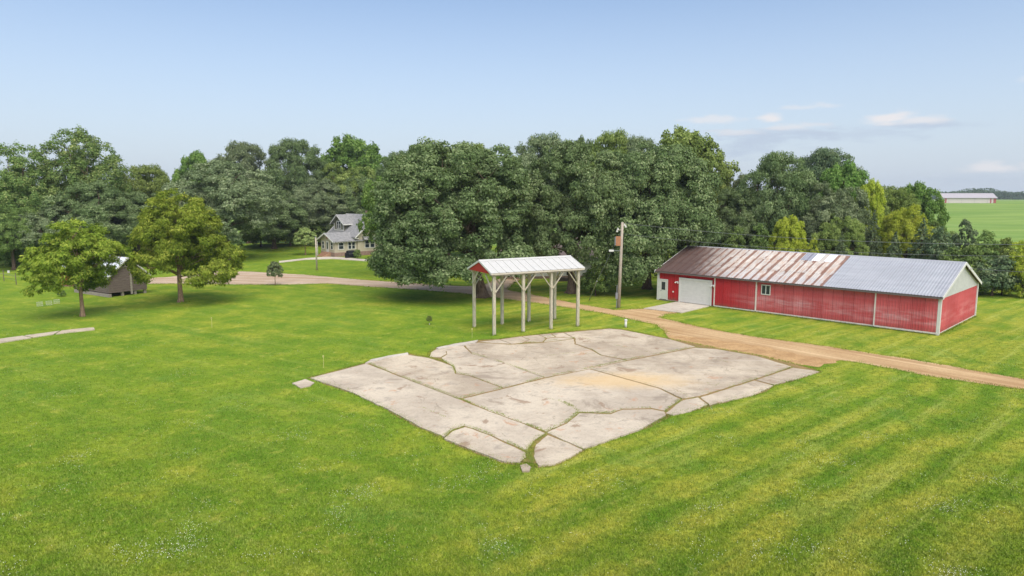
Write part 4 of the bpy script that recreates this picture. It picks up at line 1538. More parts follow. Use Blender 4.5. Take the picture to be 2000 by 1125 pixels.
# ------------------------------------------------------------------ far barn on the rise
FBL, FBR = at_y(1842, 399, 362), at_y(1945, 399, 358)
FBL.z, FBR.z = tz(FBL.x, FBL.y) + .3, tz(FBR.x, FBR.y) + .3
fdir = (FBR - FBL)
fdir.z = 0
fl = fdir.length
fb = thing('far_barn', 'distant long white barn with grey roof on the green field horizon', 'barn', FBL, math.atan2(fdir.y, fdir.x))
fwid, fze, fzr = 9.0, 3.0, 5.2
M_FARW = plain('far_white_wall', rgb(206, 196, 190), .8, .08)
M_FARROOF = plain('far_grey_roof', rgb(172, 166, 170), .6, .1)
MB().extr([(0, -.5), (fwid, -.5), (fwid, fze), (fwid / 2, fzr - .1), (0, fze)], 0, 0, fl).build('wall', M_FARW, fb)
MB().extr([(-.5, fze - .2), (fwid / 2, fzr), (fwid + .5, fze - .2), (fwid + .5, fze - .4), (fwid / 2, fzr - .2), (-.5, fze - .4)], 0, -.4, fl + .4).build('roof', M_FARROOF, fb)
M_FARRED = plain('far_red', rgb(168, 92, 90), .8, .1)
MB().box((.7, -.08, -.3), (1.5, -.02, fze - .5)).build('red_panel', M_FARRED, fb)
MB().box((fl - 2.9, -.08, -.3), (fl - 2.3, -.02, fze - .5)).build('red_panel', M_FARRED, fb)
MB().box((fl - 1.3, -.08, -.3), (fl - .05, -.02, fze - .5)).build('red_panel', M_FARRED, fb)
MB().box((fl + .02, .4, -.3), (fl + .08, fwid - .3, fze - .4)).build('gable_siding', M_FARRED, fb)
MB().box((fl + .09, 1.0, -.3), (fl + .13, 5.0, fze - .5)).build('doorway', M_DARK, fb)
for i in range(4):
    MB().box((2.6 + i * 6.2, -.07, -.3), (2.66 + i * 6.2, -.02, fze - .5)).build('wall_seam', M_FARROOF, fb)

#TREES_BEGIN
# ------------------------------------------------------------------ trees
def sphere_dirs(rng, n):
    v = rng.normal(size=(n, 3))
    return v / np.linalg.norm(v, axis=1, keepdims=True)


def leaf_cards(rng, P, N, L, W, hang=0.0, axis_bias=None):
    """one diamond shaped leaf (two triangles' worth) per point: position P, normal N"""
    n = len(P)
    N = N / np.linalg.norm(N, axis=1, keepdims=True)
    A = rng.normal(size=(n, 3))
    if axis_bias is not None:
        A = A * .45 + axis_bias
    A[:, 2] -= hang
    A -= N * np.sum(A * N, axis=1, keepdims=True)
    A /= np.linalg.norm(A, axis=1, keepdims=True) + 1e-9
    B = np.cross(N, A)
    s = rng.uniform(.65, 1.35, size=(n, 1))
    l, w = L * s, W * s * rng.uniform(.8, 1.2, size=(n, 1))
    V = np.empty((n, 4, 3))
    V[:, 0] = P - A * l * .5
    V[:, 1] = P + B * w * .5 + A * l * .08
    V[:, 2] = P + A * l * .5 - N * l * .10
    V[:, 3] = P - B * w * .5 + A * l * .08
    F = np.arange(n * 4).reshape(n, 4)
    return V.reshape(-1, 3), F


def make_crown(name, seed, R, zb, zt, lobes=16, clumps=15, rc=(.8, 1.4), per=130, L=.34, W=.24, cx=0.0, cy=0.0, shape='round', hang=0.0, squash=.8, open_=0.0, inner=.12, extra=(), cuts=()):
    """returns mesh, lobe centres"""
    rng = np.random.default_rng(seed)
    H = (zt - zb) / 2
    zc = (zt + zb) / 2
    ctr = np.array([cx, cy, zc])
    # big boughs
    LC, LR = [], []
    tries = 0
    while len(LC) < lobes and tries < 4000:
        tries += 1
        d = sphere_dirs(rng, 1)[0]
        if shape == 'round':
            if d[2] < -.75:
                continue
            rad = np.array([R, R, H])
            lr = rng.uniform(.30, .42)
            c = d * (1 - lr * .95) * rng.uniform(.82, 1.0)
            if d[2] < 0:
                hl = math.hypot(c[0], c[1])
                kq = max(1.0, .86 * (1 - lr * .95) / max(.2, hl))
                c = np.array([c[0] * kq, c[1] * kq, c[2]])
            pos = c * rad
            r = lr * (R * .62 + H * .38)
        elif shape == 'upright':
            t = rng.uniform(0, 1)
            wide = math.sin(math.pi * min(1, .16 + t * .78)) ** .75
            a = rng.uniform(0, 2 * math.pi)
            q = math.sqrt(rng.uniform(.05, 1)) * .78
            pos = np.array([math.cos(a) * q * wide * R, math.sin(a) * q * wide * R, (t * 2 - 1) * H * .86])
            r = rng.uniform(.22, .32) * R
        elif shape == 'umbrella':
            t = rng.uniform(0, 1) ** .8
            wide = math.cos(t * math.pi / 2 * .82)
            a = rng.uniform(0, 2 * math.pi)
            q = math.sqrt(rng.uniform(.15, 1)) * .76
            pos = np.array([math.cos(a) * q * wide * R, math.sin(a) * q * wide * R, (t * 1.55 - .72) * H - (q * wide) ** 2 * H * .25])
            r = rng.uniform(.24, .34) * R
        if all(np.linalg.norm((pos - np.array(o))) > .62 * min(r, o_r) for o, o_r in zip(LC, LR)):
            LC.append(pos)
            LR.append(r)
    for ex in extra:
        LC.append(np.array(ex[:3]) - ctr)
        LR.append(ex[3])
    LC, LR = np.array(LC), np.array(LR)
    Ps, Ns, Ax, Rn = [], [], [], []
    for i in range(len(LC)):
        n = int(clumps * rng.uniform(.8, 1.25))
        dirs = sphere_dirs(rng, n)
        zs = .85 if shape != 'upright' else 1.6
        cc = LC[i] + dirs * LR[i] * np.array([1, 1, zs]) * rng.uniform(.78, 1.16, size=(n, 1))
        # drop the ones buried in neighbouring boughs
        keep = np.ones(n, bool)
        for j in range(len(LC)):
            if j != i:
                dist = np.linalg.norm((cc - LC[j]) / np.array([1, 1, zs]), axis=1)
                keep &= (dist > LR[j] * .62) | (rng.uniform(size=n) < inner)
        keep &= rng.uniform(size=n) > open_
        cc, dirs = cc[keep], dirs[keep]
        for c, d in zip(cc, dirs):
            r = rng.uniform(*rc)
            m = int(per * (r / np.mean(rc)) ** 2 * rng.uniform(.75, 1.25))
            q = sphere_dirs(rng, m)
            q[:, 2] = np.where(q[:, 2] < -.25, -q[:, 2] * rng.uniform(.2, 1, size=m), q[:, 2])
            out = c / (np.linalg.norm(c) + 1e-6)
            flip = (q @ out) < -.35
            q[flip] *= -1
            q /= np.linalg.norm(q, axis=1, keepdims=True)
            rad = r * (1 - .55 * rng.uniform(size=(m, 1)) ** 2.2)
            # ragged surface: little sprays stick out of the clump
            ph = rng.uniform(0, 6.28, 3)
            rag = 1 + .22 * np.sin(q[:, :1] * 7 + ph[0]) * np.sin(q[:, 1:2] * 7 + ph[1]) + .15 * np.sin(q[:, 2:3] * 9 + ph[2])
            P = c + q * rad * rag * np.array([1, 1, squash])
            Nn = q * .9 + np.array([0, 0, .2]) + rng.normal(size=(m, 3)) * .34
            Ps.append(P)
            Ns.append(Nn)
            Ax.append(q + out * .5)
            base = rng.uniform(-.2, .2)
            Rn.append(np.clip(rng.beta(2.0, 2.4, size=m) + base, 0, 1))
    P, Nn, Ax, Rn = np.concatenate(Ps) + ctr, np.concatenate(Ns), np.concatenate(Ax), np.concatenate(Rn)
    for (cxa, sgn, zc_) in cuts:
        gone = ((P[:, 0] - cxa) * sgn > rng.normal(size=len(P)) * .25) & (P[:, 2] < zc_ + rng.normal(size=len(P)) * .25 + .5 * np.sin(P[:, 0] * 2.1) * np.sin(P[:, 1] * 1.7 + 1))
        P, Nn, Ax, Rn = P[~gone], Nn[~gone], Ax[~gone], Rn[~gone]
    if zb > 0:
        P[:, 2] = np.where(P[:, 2] < .25, .25 + rng.uniform(0, 1.2, len(P)), P[:, 2])
    V, F = leaf_cards(rng, P, Nn, L, W, hang, Ax if hang else None)
    return tri_mesh(name, V, F, None, np.repeat(Rn, 4)), LC + ctr, zc


def make_trunk(name, seed, targets, top, r0, mat, base_h=2.0, nlimb=9, lean=(0, 0), forks=None):
    rng = random.Random(seed)
    mb = MB()
    pts = [(0, 0, -.3), (.02, 0, .25), (lean[0] * .1, lean[1] * .1, base_h * .5), (lean[0] * .3, lean[1] * .3, base_h), (lean[0] * .7, lean[1] * .7, base_h + (top - base_h) * .45), (lean[0], lean[1], top)]
    rs = [r0 * 1.5, r0 * 1.15, r0 * .92, r0 * .85, r0 * .5, r0 * .12]
    mb.tube(pts, rs, 10)
    for k_ in range(5):
        a = k_ * 1.2566 + rng.uniform(-.3, .3)
        mb.tube([(math.cos(a) * r0 * .6, math.sin(a) * r0 * .6, .5), (math.cos(a) * r0 * 1.25, math.sin(a) * r0 * 1.25, .1), (math.cos(a) * r0 * 1.8, math.sin(a) * r0 * 1.8, -.15)], [r0 * .3, r0 * .33, r0 * .15], 6)
    tg = list(targets)
    rng.shuffle(tg)
    for t in tg[:nlimb]:
        t = Vector(t)
        hs = base_h * rng.uniform(.85, 1.0) + max(0, min(.55, (t.z - base_h) / max(.1, top) * .6)) * (top - base_h)
        f = min(1, hs / top)
        st = Vector((lean[0] * f, lean[1] * f, hs))
        m1 = st.lerp(t, .45) + Vector((rng.uniform(-.5, .5), rng.uniform(-.5, .5), rng.uniform(.1, .8)))
        rr = r0 * rng.uniform(.28, .42)
        mb.tube([st, m1, t], [rr, rr * .65, rr * .22], 6)
        for q in range(3):
            e = t + Vector((rng.uniform(-1, 1), rng.uniform(-1, 1), rng.uniform(-.2, .9))) * 1.3
            mb.tube([m1.lerp(t, .55 + .15 * q), e], [rr * .35, rr * .08], 5, False)
    me = bpy.data.meshes.new(name)
    me.from_pydata(mb.v, [], mb.f)
    for p in me.polygons:
        p.use_smooth = True
    me.materials.append(mat)
    return me


ARCH = {}


def arch(key, seed, R, zb, zt, trunk_r=.4, base_h=2.2, bark=None, nlimb=9, lean=(0, 0), **kw):
    me, lc, zc = make_crown(key + '_crown', seed, R, zb, zt, cx=kw.pop('cx', 0), cy=kw.pop('cy', 0), **kw)
    tk = make_trunk(key + '_trunk', seed + 1, lc, zb + (zt - zb) * .72, trunk_r, bark or M_BARK, base_h, nlimb, lean)
    co = np.empty(len(me.vertices) * 3, np.float32)
    me.vertices.foreach_get('co', co)
    co = co.reshape(-1, 3)
    ext = (np.percentile(co[:, 0], .15), np.percentile(co[:, 0], 99.85), co[:, 2].max())
    ARCH[key] = (me, tk, ext)


OAK = dict(lobes=24, clumps=17, rc=(.6, 1.25), per=330, L=.235, W=.18, squash=.92)
arch('oak_a', 101, 9.0, 2.2, 17.2, .62, 2.6, nlimb=14, lean=(-2.2, 0), cx=-3.0, cuts=((-99, 1, 2.5), (-3.5, 1, 3.2)), extra=((-9.0, -2, 4.3, 1.9), (-10.2, 0, 5.2, 2.0), (-6.6, -4.4, 3.6, 1.5), (-3.6, -5.2, 3.1, 1.5), (-8, -4, 5.4, 2.1), (-1.5, -5.5, 3.2, 1.4), (3.6, -4, 4.2, 1.7), (-5.5, -5, 5.6, 2.1)), **{**OAK, 'lobes': 30, 'clumps': 20})
arch('oak_b', 202, 8.0, 1.6, 17.0, .6, 3.0, nlimb=13, **{**OAK, 'lobes': 28, 'clumps': 18})
arch('oak_c', 303, 8.0, 1.2, 15.5, .5, 2.5, nlimb=12, **OAK)
arch('oak_d', 404, 7.5, 1.0, 16.5, .5, 2.5, nlimb=12, **{**OAK, 'rc': (.7, 1.5), 'open_': .12})
arch('oak_e', 454, 8.0, 4.6, 15.5, .5, 3.4, nlimb=14, extra=((-4.2, -7.2, 3.4, 1.5), (-2.6, -7.6, 3.9, 1.6), (-3.5, -7.4, 5.6, 2.0), (-.5, -7.0, 6.6, 2.0), (4.3, -4.4, 7.1, 1.6), (5.7, -3.2, 7.0, 1.6), (3.2, -5.2, 7.4, 1.7), (2.2, -6.0, 7.8, 2.0), (-5.5, -6.4, 6.4, 2.0)), **OAK)
arch('cotton_a', 505, 8.0, 1.5, 22.0, .5, 3.0, nlimb=14, shape='upright', lobes=58, clumps=18, rc=(.55, 1.0), per=130, L=.26, W=.21, open_=.03, squash=1.45)
arch('maple_a', 606, 6.0, 1.2, 15.5, .35, 2.4, nlimb=10, lobes=26, clumps=22, rc=(.5, 1.0), per=150, L=.28, W=.22, squash=1.15)
arch('maple_b', 616, 6.0, 4.6, 15.0, .3, 3.6, nlimb=10, lobes=20, clumps=18, rc=(.5, .95), per=150, L=.27, W=.22, squash=1.05)
arch('walnut_a', 707, 4.9, 2.7, 8.9, .19, 2.6, M_BARK2, nlimb=14, shape='umbrella', lobes=26, clumps=18, rc=(.36, .72), per=130, L=.30, W=.10, hang=.55, open_=.08, cuts=((1.9, 1, 6.5), (.8, 1, 4.4)))
arch('walnut_b', 808, 6.0, 2.9, 11.7, .26, 2.6, M_BARK2, nlimb=17, shape='umbrella', lobes=32, clumps=20, rc=(.42, .85), per=150, L=.31, W=.10, hang=.55, open_=.05, cuts=((-2.6, -1, 5.9),), extra=((4.9, -1, 3.6, 1.2), (3.4, -3.2, 3.4, 1.0), (5.3, 1, 4.8, 1.2)))
arch('shrub_a', 909, 2.6, .2, 4.6, .12, .6, nlimb=8, lobes=14, clumps=13, rc=(.35, .65), per=60, L=.24, W=.16, open_=.05)
arch('shrub_b', 919, 3.2, .2, 4.8, .12, .6, nlimb=8, shape='upright', lobes=18, clumps=13, rc=(.32, .6), per=60, L=.26, W=.15, open_=.1)
arch('young_a', 929, 1.5, 1.1, 4.2, .07, 1.0, M_BARK2, nlimb=10, lobes=16, clumps=11, rc=(.2, .38), per=60, L=.15, W=.11, open_=.08)


def make_spruce(key, seed, R, zt, rows=26, twigs=11, L=.42, W=.11):
    rng = np.random.default_rng(seed)
    Ps, Ns, Ax, Rn = [], [], [], []
    mb = MB()
    mb.tube([(0, 0, -.2), (0, 0, zt * .5), (0, 0, zt)], [zt * .018, zt * .011, .02], 8)
    for i in range(rows):
        t = i / (rows - 1)
        z = .4 + t * (zt - .6)
        rad = R * (1 - t) ** .85 * rng.uniform(.8, 1.1) + .12
        nb_ = max(4, int(twigs * (1 - t * .6)))
        for j in range(nb_):
            a = 6.2832 * (j + rng.uniform(-.35, .35)) / nb_ + i * 1.1
            rl = rad * rng.uniform(.5, 1.3)
            m = max(8, int(30 * rl))
            s = np.sqrt(rng.uniform(.03, 1, m))
            wd = .30 * rl * (1 - s) + .10
            sd = rng.uniform(-1, 1, m) * wd
            P = np.stack([math.cos(a) * s * rl - math.sin(a) * sd, math.sin(a) * s * rl + math.cos(a) * sd, z + .10 * rl - .38 * rl * s ** 1.4 + .22 * rl * s ** 3 + rng.normal(size=m) * .07], 1)
            Ps.append(P)
            Ns.append(rng.normal(size=(m, 3)) * .5 + np.array([math.cos(a) * .3, math.sin(a) * .3, .8]))
            Ax.append(np.tile([math.cos(a), math.sin(a), -.15], (m, 1)) + np.stack([-math.sin(a) * sd * 2, math.cos(a) * sd * 2, 0 * sd], 1))
            Rn.append(np.clip(rng.beta(2, 2.2, m) + rng.uniform(-.12, .12), 0, 1))
            if j % 2 == 0:
                mb.tube([(0, 0, z), (math.cos(a) * rl * .8, math.sin(a) * rl * .8, z - .1 * rl)], [.035, .012], 4, False)
    P, Nn, Ax, Rn = (np.concatenate(q) for q in (Ps, Ns, Ax, Rn))
    V, F = leaf_cards(rng, P, Nn, L, W, .05, Ax)
    me = tri_mesh(key + '_crown', V, F, None, np.repeat(Rn, 4))
    tk = bpy.data.meshes.new(key + '_trunk')
    tk.from_pydata(mb.v, [], mb.f)
    tk.materials.append(M_BARK)
    ARCH[key] = (me, tk, (-R, R, zt))


make_spruce('spruce_a', 33, 3.3, 9.0)
make_spruce('spruce_b', 34, 3.0, 7.5, 22, 12)

TREE_RNG = random.Random(77)


def tree(name, key, leaf, ul, ur, vtop, Y, label, cat='tree', group=None, ut=None, rot=None, vbase=None):
    """place a tree so that its crown spans ul..ur and tops out at vtop when it stands Y metres away"""
    me, tk, ext = ARCH[key]
    if vbase is not None:
        Y = gp(1000, vbase).y
    uc = (ul + ur) / 2
    top = at_y(uc, vtop, Y)
    x0 = top.x
    z0 = tz(x0, Y)
    wid = at_y(ur, vtop, Y).x - at_y(ul, vtop, Y).x
    s = wid / (ext[1] - ext[0])
    sz = (top.z - z0) / ext[2]
    off = (ext[0] + ext[1]) / 2 * s
    if rot is None:
        rot = TREE_RNG.uniform(0, 6.283)
        off = 0
    t = thing(name, label, cat, (x0 - off, Y, z0), rot, group)
    t.scale = (s, s, sz)
    c = link('crown', me, t)
    if len(me.materials) == 0:
        me.materials.append(LM[leaf])
    c.material_slots[0].link = 'OBJECT'
    c.material_slots[0].material = LM[leaf]
    link('trunk', tk, t)
    return t


# lawn trees in front
tree('walnut_tree', 'walnut_a', 'walnut', 54, 222, 424, 0, 'yellow-green walnut tree on the lawn, leftmost, in front of the sheds', vbase=618, rot=0.0)
tree('walnut_tree', 'walnut_b', 'walnut', 262, 460, 366, 0, 'larger yellow-green walnut tree on the lawn right of the corn crib', vbase=590, rot=0.0)
# big oaks in the middle
tree('oak_tree', 'oak_a', 'oak', 724, 1042, 268, 73, 'huge spreading oak just behind the left end of the shelter', rot=0.0)
tree('oak_tree', 'oak_b', 'oak', 1006, 1246, 270, 76, 'big dark oak behind the right end of the shelter roof', rot=.6)
tree('oak_tree', 'oak_e', 'oak', 1150, 1400, 272, 79.5, 'spreading oak behind the utility pole overhanging the barn', rot=0.0)
tree('maple_tree', 'maple_b', 'bright', 698, 800, 338, 93, 'bright green maple tucked behind the left side of the huge oak')
# behind the big oaks
BG = 'trees of the windbreak behind the yard'
tree('oak_tree', 'oak_d', 'oak2', 985, 1130, 256, 112, 'oak crown peeking above the gap between the two middle oaks', group=BG)
tree('oak_tree', 'oak_d', 'olive', 1125, 1262, 250, 106, 'loose topped oak rising behind the oak right of the shelter', group=BG)
tree('maple_tree', 'maple_a', 'olive', 1262, 1432, 242, 100, 'tallest tree of the middle grove, light green top above the barn end', group=BG)
tree('oak_tree', 'oak_c', 'olive', 1330, 1450, 318, 97, 'rounded tree on the right shoulder of the middle grove', group=BG)
tree('oak_tree', 'oak_b', 'oak', 1370, 1500, 362, 92, 'dark low oak behind the rusted half of the barn roof', group=BG)
tree('oak_tree', 'oak_d', 'oak', 1442, 1602, 291, 92, 'broad dark oak with a peaked top behind the barn skylights', group=BG)
tree('pine_tree', 'oak_d', 'pine', 1540, 1695, 284, 103, 'tall dark pine with ragged top behind the barn', group=BG)
tree('maple_tree', 'maple_a', 'bright', 1592, 1702, 312, 97, 'green tree right of the tall pine behind the barn', group=BG)
tree('oak_tree', 'oak_c', 'oak2', 1560, 1700, 352, 88, 'grey-green tree just behind the new grey barn roof', group=BG)
tree('locust_tree', 'maple_a', 'yellow', 1668, 1736, 346, 93, 'yellow-green treetop between the tall pine and the far field', group=BG)
tree('oak_tree', 'oak_d', 'olive', 1690, 1800, 360, 97, 'olive green tree left of the far barn', group=BG)
tree('maple_tree', 'maple_a', 'bright', 1748, 1842, 352, 101, 'bright green tree nearest the far barn on the skyline', group=BG)
tree('locust_tree', 'oak_c', 'yellow', 1730, 1822, 396, 86, 'bright yellow-green rounded tree in the row behind the barn', group=BG)
tree('locust_tree', 'maple_a', 'yellow', 1506, 1576, 418, 82, 'small yellow-green tree standing just behind the barn skylights', group=BG)
tree('locust_tree', 'shrub_b', 'yellow', 1570, 1606, 462, 80, 'little yellow-green bush right of the small yellow tree at barn ridge', group=BG)
tree('elm_tree', 'oak_c', 'olive', 1590, 1690, 412, 84, 'low olive green tree above the new half of the barn roof', group=BG)
tree('oak_tree', 'oak_b', 'shrub', 1770, 1860, 428, 88, 'dark bushy tree at the foot of the yellow-green tree', group=BG)
SPR = 'conifers in the row behind the barn'
for i, (kk, ul, ur, vt, Y, lab) in enumerate((
        ('spruce_a', 1618, 1672, 452, 80, 'small spruce behind the grey barn roof, first from the left'),
        ('spruce_a', 1682, 1736, 408, 84, 'tall narrow spruce with brownish top behind the grey barn roof'),
        ('spruce_b', 1716, 1784, 452, 78, 'wide low spruce above the middle of the grey barn roof'),
        ('spruce_a', 1768, 1842, 424, 80, 'spruce below the yellow-green tree, near the barn gable'),
        ('shrub_b', 1800, 1886, 440, 78, 'broad spruce rising straight behind the barn gable peak'),
        ('shrub_b', 1856, 1920, 426, 82, 'feathery dark conifer standing out against the far field'),
)):
    tree('spruce_tree', kk, 'pine', ul, ur, vt, Y, lab, group=SPR)
HED = 'bushes at the right end of the windbreak'
for kk, lf, ul, ur, vt, Y, lab in (
        ('shrub_a', 'shrub', 1838, 1926, 474, 75, 'dark rounded bush right behind the barn gable corner'),
        ('shrub_b', 'shrub', 1880, 1966, 448, 79, 'tall olive bush of the hedge against the far field'),
        ('shrub_a', 'pine', 1900, 1990, 496, 74, 'dark bush with skirt to the ground right of the barn'),
        ('shrub_b', 'olive', 1936, 2010, 462, 80, 'olive bush sloping down at the end of the hedge'),
        ('shrub_b', 'yellow', 1966, 2046, 468, 73, 'yellow-green bush at the right edge of the photo'),
        ('shrub_a', 'shrub', 1884, 1946, 510, 74.5, 'low dark bush skirting the grass right of the barn'),
        ('shrub_a', 'shrub', 1928, 1996, 520, 75, 'low bush at the grass edge left of the yellow-green one'),
        ('shrub_b', 'pine', 1846, 1912, 500, 78, 'dark bush hugging the back of the barn gable'),
        ('shrub_b', 'olive', 1900, 1976, 472, 82, 'olive bush in the middle of the sloping hedge'),
        ('shrub_a', 'shrub', 1960, 2050, 492, 78, 'dark bush behind the yellow-green bush at the right edge'),
        ('shrub_a', 'shrub', 1824, 1880, 452, 84, 'small bush between the spruces at the hedge'),
):
    tree('hedge_bush', kk, lf, ul, ur, vt, Y, lab, 'bush', HED)
# left windbreak
LG = 'trees of the woods on the left'
for nm, kk, lf, ul, ur, vt, Y, lab in (
        ('cottonwood_tree', 'cotton_a', 'cotton', 58, 238, 240, 112, 'tallest cottonwood on the left with gaps of sky in its top'),
        ('cottonwood_tree', 'cotton_a', 'cotton', -50, 122, 272, 108, 'cottonwood at the left edge of the photo'),
        ('oak_tree', 'oak_b', 'oak', -90, 90, 340, 135, 'dark oak showing through gaps behind the left edge cottonwood'),
        ('oak_tree', 'oak_c', 'oak', 60, 230, 345, 137, 'dark oak showing through gaps behind the tallest cottonwood'),
        ('oak_tree', 'oak_c', 'shrub', -40, 70, 396, 100, 'low dark tree at the left edge beneath the cottonwoods'),
        ('oak_tree', 'oak_b', 'oak', 96, 262, 350, 106, 'dusty oak right below the tall cottonwood'),
        ('oak_tree', 'oak_c', 'oak2', 30, 160, 400, 103, 'dark oak behind the leftmost walnut tree'),
        ('oak_tree', 'oak_d', 'olive', 216, 340, 318, 122, 'oak with loose top where the skyline dips on the left'),
        ('oak_tree', 'oak_b', 'oak', 180, 350, 372, 108, 'dusty dark oak behind the larger walnut tree'),
        ('maple_tree', 'maple_a', 'bright', 336, 418, 290, 148, 'small bright treetop on the skyline above the larger walnut'),
        ('oak_tree', 'oak_b', 'oak2', 326, 538, 310, 116, 'broad rounded dusty oak in the middle of the left woods'),
        ('oak_tree', 'oak_c', 'oak', 462, 600, 380, 134, 'drooping oak at the edge of the lawn left of the farmhouse'),
        ('oak_tree', 'oak_d', 'oak2', 408, 545, 274, 150, 'skyline oak left of the highest bright green tree'),
        ('oak_tree', 'oak_d', 'oak', 512, 646, 267, 150, 'skyline oak just left of the highest bright green tree'),
        ('maple_tree', 'maple_a', 'bright', 618, 770, 260, 160, 'big bright green tree above the farmhouse roof on the skyline'),
        ('oak_tree', 'oak_c', 'olive', 604, 745, 314, 150, 'olive tree directly under the bright skyline tree'),
        ('oak_tree', 'oak_b', 'oak2', 550, 690, 346, 143, 'dark rounded oak just behind the farmhouse left side'),
        ('oak_tree', 'oak_c', 'oak', 640, 780, 338, 147, 'dark oak directly behind the farmhouse roof'),
        ('locust_tree', 'shrub_b', 'yellow', 528, 578, 357, 152, 'small yellow-green treetop between the rounded oak and the farmhouse oak'),
        ('oak_tree', 'oak_d', 'oak', 728, 836, 290, 128, 'skyline oak in the dip left of the huge oak'),
        ('oak_tree', 'oak_b', 'oak', 780, 960, 300, 122, 'oak mostly hidden behind the huge spreading oak'),
        ('oak_tree', 'oak_d', 'olive', 850, 1000, 274, 116, 'loose treetops above the right shoulder of the huge oak'),
        ('oak_tree', 'oak_c', 'oak', 1080, 1190, 260, 110, 'dark crown on the skyline straight above the shelter ridge end'),
        ('oak_tree', 'oak_d', 'oak2', 1196, 1310, 262, 104, 'dusty crown on the skyline above the utility pole'),
        ('oak_tree', 'oak_c', 'oak2', 1390, 1486, 336, 99, 'dusty crown filling the skyline dip behind the rusted roof'),
        ('oak_tree', 'oak_d', 'oak', 740, 860, 292, 132, 'thin topped oak in the skyline dip right of the bright tree'),
        ('oak_tree', 'oak_c', 'oak2', 930, 1090, 305, 120, 'oak mostly hidden behind the gap above the shelter'),
        ('oak_tree', 'oak_b', 'oak', 1080, 1260, 300, 118, 'oak mostly hidden behind the utility pole oaks'),
        ('oak_tree', 'oak_c', 'oak', 1240, 1420, 330, 112, 'oak mostly hidden behind the left end of the barn'),
):
    tree(nm, kk, lf, ul, ur, vt, Y, lab, group=LG)
UG = 'undergrowth at the foot of the woods'
for ul, ur, vt, Y, lab in (
        (470, 545, 432, 136, 'dark undergrowth bush below the drooping oak, left one'),
        (530, 600, 428, 138, 'dark undergrowth bush behind the pale young tree'),
        (585, 650, 420, 140, 'dark undergrowth bush left of the farmhouse'),
        (-20, 60, 452, 104, 'dark undergrowth bush at the left edge of the photo'),
        (50, 130, 458, 107, 'dark undergrowth bush behind the wire fence'),
        (200, 290, 440, 112, 'dark undergrowth bush behind the corn crib roof'),
        (290, 380, 440, 114, 'dark undergrowth bush behind the larger walnut trunk'),
        (380, 470, 440, 124, 'dark undergrowth bush where the drive meets the woods'),
        (1190, 1250, 498, 92, 'dark undergrowth bush behind the utility pole'),
        (1240, 1300, 490, 90, 'dark undergrowth bush behind the barn end'),
        (1140, 1196, 500, 94, 'dark undergrowth bush beside the white garage'),
        (1172, 1262, 452, 100, 'tall dark undergrowth bush behind the pole and the guy wire'),
        (1246, 1336, 444, 98, 'tall dark undergrowth bush just beyond the barn left gable'),
        (1316, 1420, 432, 97, 'tall dark undergrowth bush behind the rusted roof ridge end'),
        (1096, 1180, 462, 103, 'tall dark undergrowth bush behind the white garage roof'),
        (1400, 1470, 440, 86, 'dark undergrowth bush behind the rusted roof'),
        (1460, 1520, 436, 87, 'dark undergrowth bush left of the small yellow tree'),
):
    tree('undergrowth_bush', 'shrub_a' if ul % 20 else 'shrub_b', 'shrub', ul, ur, vt, Y, lab, 'bush', UG)

tree('young_tree', 'young_a', 'silver', 571, 618, 444, 0, 'pale green young tree on the lawn left of the farmhouse', vbase=498)
tree('sapling', 'young_a', 'oak2', 519, 552, 510, 0, 'thin sapling at the near edge of the gravel drive', vbase=557)
tree('ivy_bush', 'shrub_a', 'shrub', 1136, 1192, 516, 74, 'ivy leafed clump around the trunk of the oak right of the shelter', 'bush')
tree('foundation_shrub', 'shrub_a', 'shrub', 690, 706, 486, 0, 'small clipped shrub against the farmhouse wall by the grill', 'bush', vbase=505)
tree('garden_shrub', 'shrub_a', 'shrub', 112, 128, 566, 0, 'small dark shrub left of the leftmost walnut trunk', 'bush', vbase=579)
sp = tree('sapling', 'young_a', 'olive', 832, 845, 616, 0, 'tiny sapling with a white trunk guard left of the shelter', vbase=634)
wl = MB().tube([(0, 0, .0), (0, 0, .7)], [.16, .16], 8).build('trunk_guard', M_WHITE, sp)

# limbs of the oak that carry over the barn roof are part of that oak's crown; the far wood is one mass
rngf = np.random.default_rng(5)
n = 110000
xs = rngf.uniform(-900, 1600, n)
ys = 950 + rngf.uniform(0, 60, n) + 30 * np.sin(xs * .004)
hgt = 9.5 + 2.6 * np.sin(xs * .021) + 2.0 * np.sin(xs * .057 + 1) + 1.6 * np.sin(xs * .13 + 2) + 1.0 * np.sin(xs * .31)
tt = rngf.uniform(0, 1, n) ** .8
base = np.array([tz(0, 950)])
P = np.stack([xs, ys, base[0] + tt * hgt], 1)
Nn = rngf.normal(size=(n, 3)) * .6 + np.array([0, -.6, .6])
V, F = leaf_cards(rngf, P, Nn, 2.6, 2.0)
stuff(link('far_wood', tri_mesh('far_wood', V, F, LM['far'], np.repeat(rngf.beta(2, 2, n), 4))), 'hazy line of distant woods along the horizon')

